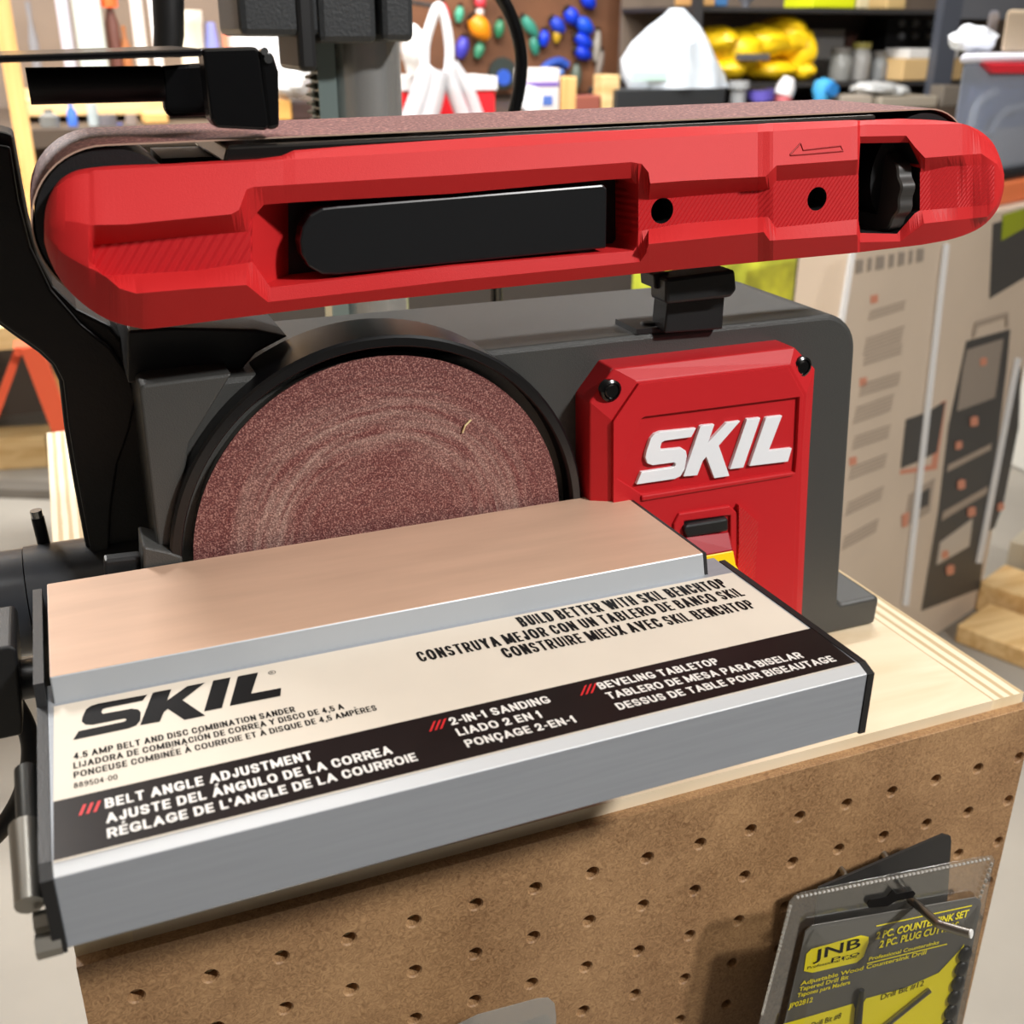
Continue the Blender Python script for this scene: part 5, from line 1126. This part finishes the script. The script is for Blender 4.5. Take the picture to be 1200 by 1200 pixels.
on_shelf(176, 10, -20, (238, 236, 238), 'white stick standing next to the black drill press crank', 'white_stick', 'stick')
on_shelf(221, 30, 12, (238, 232, 214), 'cream tub behind the black drill press crank', 'cream_tub', 'tub', prof=[(0.9, 0), (0.95, 0.85), (1, 0.86), (1, 1)])
on_shelf(246, 18, 26, (128, 134, 196), 'round lavender jar beside the cream tub', 'lavender_jar', 'jar', prof=[(0.6, 0), (1, 0.4), (1, 0.7), (0.6, 1)])
sr = root_at('paper_roll', (254, -10, 283, 118), WSY + 0.06, 'tall white paper roll with an orange stripe', 'paper roll', z0=shz)
upright('roll', 268, -40, 118, pxr(21, 268, 40, WSY + 0.06), WSY + 0.06, (242, 236, 230), parent=sr, z0=shz)
p = at(261, 10, WSY + 0.06 - pxr(24, 268, 40, WSY)); obj('orange_stripe', box(B(), (p.x - 0.006, p.y - 0.002, p.z - 0.1), (p.x + 0.006, p.y + 0.006, p.z + 0.2)), M_(238, 132, 98), sr)
wbx = thing_box('white_carton', (286, 42, 349, 118), WSY + 0.03, 0.12, (236, 236, 238), 'white carton with a red stripe left of the drill press rack', 'carton', z0=shz)
sub_box('red_stripe', (330, 70, 348, 75), WSY + 0.028, 0.004, (220, 84, 70), wbx)
bag('plastic_bag', [(342, 92, 44, 42), (352, 84, 34, 34), (330, 100, 36, 28)], WSY - 0.09, 0.05, (238, 240, 242), 'white bag in front of the striped carton by the rack', 'bag')
thing_box('wood_block', (322, 117, 342, 150), WSY - 0.12, 0.1, (234, 176, 92), 'orange toned wood block under the white bag', 'wood block', z0=CZ)
thing_box('dark_box', (342, 119, 366, 150), WSY - 0.12, 0.1, (62, 40, 34), 'dark brown box next to the orange toned block', 'box', z0=CZ)
# bottles below the shelf
UY = 2.62
def under(x, w, y0, col, label, name, cat, prof=None, rough=0.25): return upright(name, x, y0, 150, pxr(w, x, 140, UY), UY, col, label, cat, z0=CZ, prof=prof, rough=rough)
BP = [(1, 0), (1, 0.6), (0.4, 0.8), (0.45, 1)]
under(56, 24, 128, (120, 120, 116), 'clear grey bottle under the pine shelf near the post', 'clear_bottle', 'bottle', BP)
under(82, 12, 120, (70, 112, 200), 'slim blue bottle under the pine shelf', 'blue_bottle', 'bottle', BP)
under(107, 13, 121, (176, 186, 186), 'pale grey tube right of the slim blue bottle', 'grey_tube', 'tube')
under(125, 22, 134, (112, 108, 112), 'wide grey jar under the pine shelf', 'grey_jar', 'jar')
under(139, 9, 144, (72, 100, 190), 'little blue jar beside the wide grey jar', 'blue_jar', 'jar')
under(153, 14, 134, (150, 136, 128), 'taupe jar between the grey jar and the wood block', 'taupe_jar', 'jar')
thing_box('wood_block', (170, 132, 198, 160), UY, 0.1, (240, 186, 112), 'bright wood block under the end of the pine shelf', 'wood block', z0=CZ)
# workbench at the far left
LY = 1.55; lz = at(6, 384, LY).z
lw = empty('pine_bench', 'pine work table at the edge behind the black arm', 'table', (-0.5, LY + 0.35, -H))
obj('table_top', box(B(), (-1.2, LY, lz - 0.035), (0.12, LY + 0.72, lz)), PINEX, lw)
for x, y in ((-1.15, LY + 0.04), (0.05, LY + 0.6), (-1.15, LY + 0.6)): obj('leg', box(B(), (x, y, -H), (x + 0.06, y + 0.06, lz - 0.035)), M_(84, 70, 58), lw)
obj('paper_sheet', box(B(), (-0.5, LY + 0.3, lz), (0.1, LY + 0.7, lz + 0.02)), M_(240, 234, 222), label='white paper pad on the pine work table', cat='paper')
# orange sawhorse legs
sh = empty('sawhorse', 'orange steel sawhorse standing on the floor behind the black arm', 'sawhorse', (-0.1, 1.35, -H))
SHM = M_(232, 96, 62, 0.4); Yh = 1.32
ta = at(36, 404, Yh); ba = at(100, 575, Yh); d_ = (ba - ta); ba = ta + d_ * ((-H - ta.z) / d_.z)
obj('leg', tube(B(), [ta, ba], 0.019, 4), SHM, sh)
ta2 = at(24, 404, Yh + 0.02); bb_ = at(-18, 520, Yh + 0.02); d_ = bb_ - ta2; bb_ = ta2 + d_ * ((-H - ta2.z) / d_.z)
obj('leg', tube(B(), [ta2, bb_], 0.008, 4), SHM, sh)
obj('rail', box(B(), (ta2.x - 0.008, Yh - 0.01, ta.z - 0.012), (ta.x + 0.008, Yh + 0.03, ta.z)), SHM, sh)
board_on_floor('lumber_board', (-80, 556), (58, 548), 0.12, 0.09, PINEX, 'pine board lying on the floor behind the black arm')
board_on_floor('hose', (-60, 582), (60, 586), 0.06, 0.03, M_(110, 104, 96), 'grey flattened hose on the concrete floor')
mk0 = on_plane(50, 636, Vector((0, 0, -0.0)), Vector((0, 0, 1)))
mp = Vector((at(46, 640, 0.3).x, 0.3, 0))
sdv = empty('spring_clamp', 'small black clamp with a silver tip beside the dust port', 'clamp', at(46, 690, 0.155))
q0, q1, q2 = at(53, 640, 0.15), at(44, 606, 0.15), at(42, 598, 0.15)
obj('clamp_body', tube(B(), [q0 + Vector((0, 0, -0.004)), q1], 0.0026, 10), BLACK, sdv, smooth=True)
obj('silver_tip', tube(B(), [q1, q2], 0.0024, 10), POLISH, sdv, smooth=True)
GROUPS = {'pliers': 'coloured pliers on the tool board', 'screwdriver': 'screwdrivers on the tool board', 'wrench': 'wrenches on the tool board', 'glass_jar': 'grey jars on the shelf', 'lumber_board': 'lumber on the floor', 'blister_pack': 'clear packs on the pegboard', 'peg_hook': 'hooks in the pegboard', 'wood_offcut': 'wood offcuts on the counter', 'wood_block': 'wood blocks', 'plastic_bag': 'plastic bags at the back', 'cardboard_box': 'cardboard boxes at the back'}
for o in COL.objects:
    if o.parent is None and 'label' in o and o.name.split('.')[0] in GROUPS: o['group'] = GROUPS[o.name.split('.')[0]]
# ------------------------------------------------------------------ lift everything so that the floor is at z = 0
for o in COL.objects:
    if o.parent is None and o.type in ('MESH', 'EMPTY'): o.location.z += H
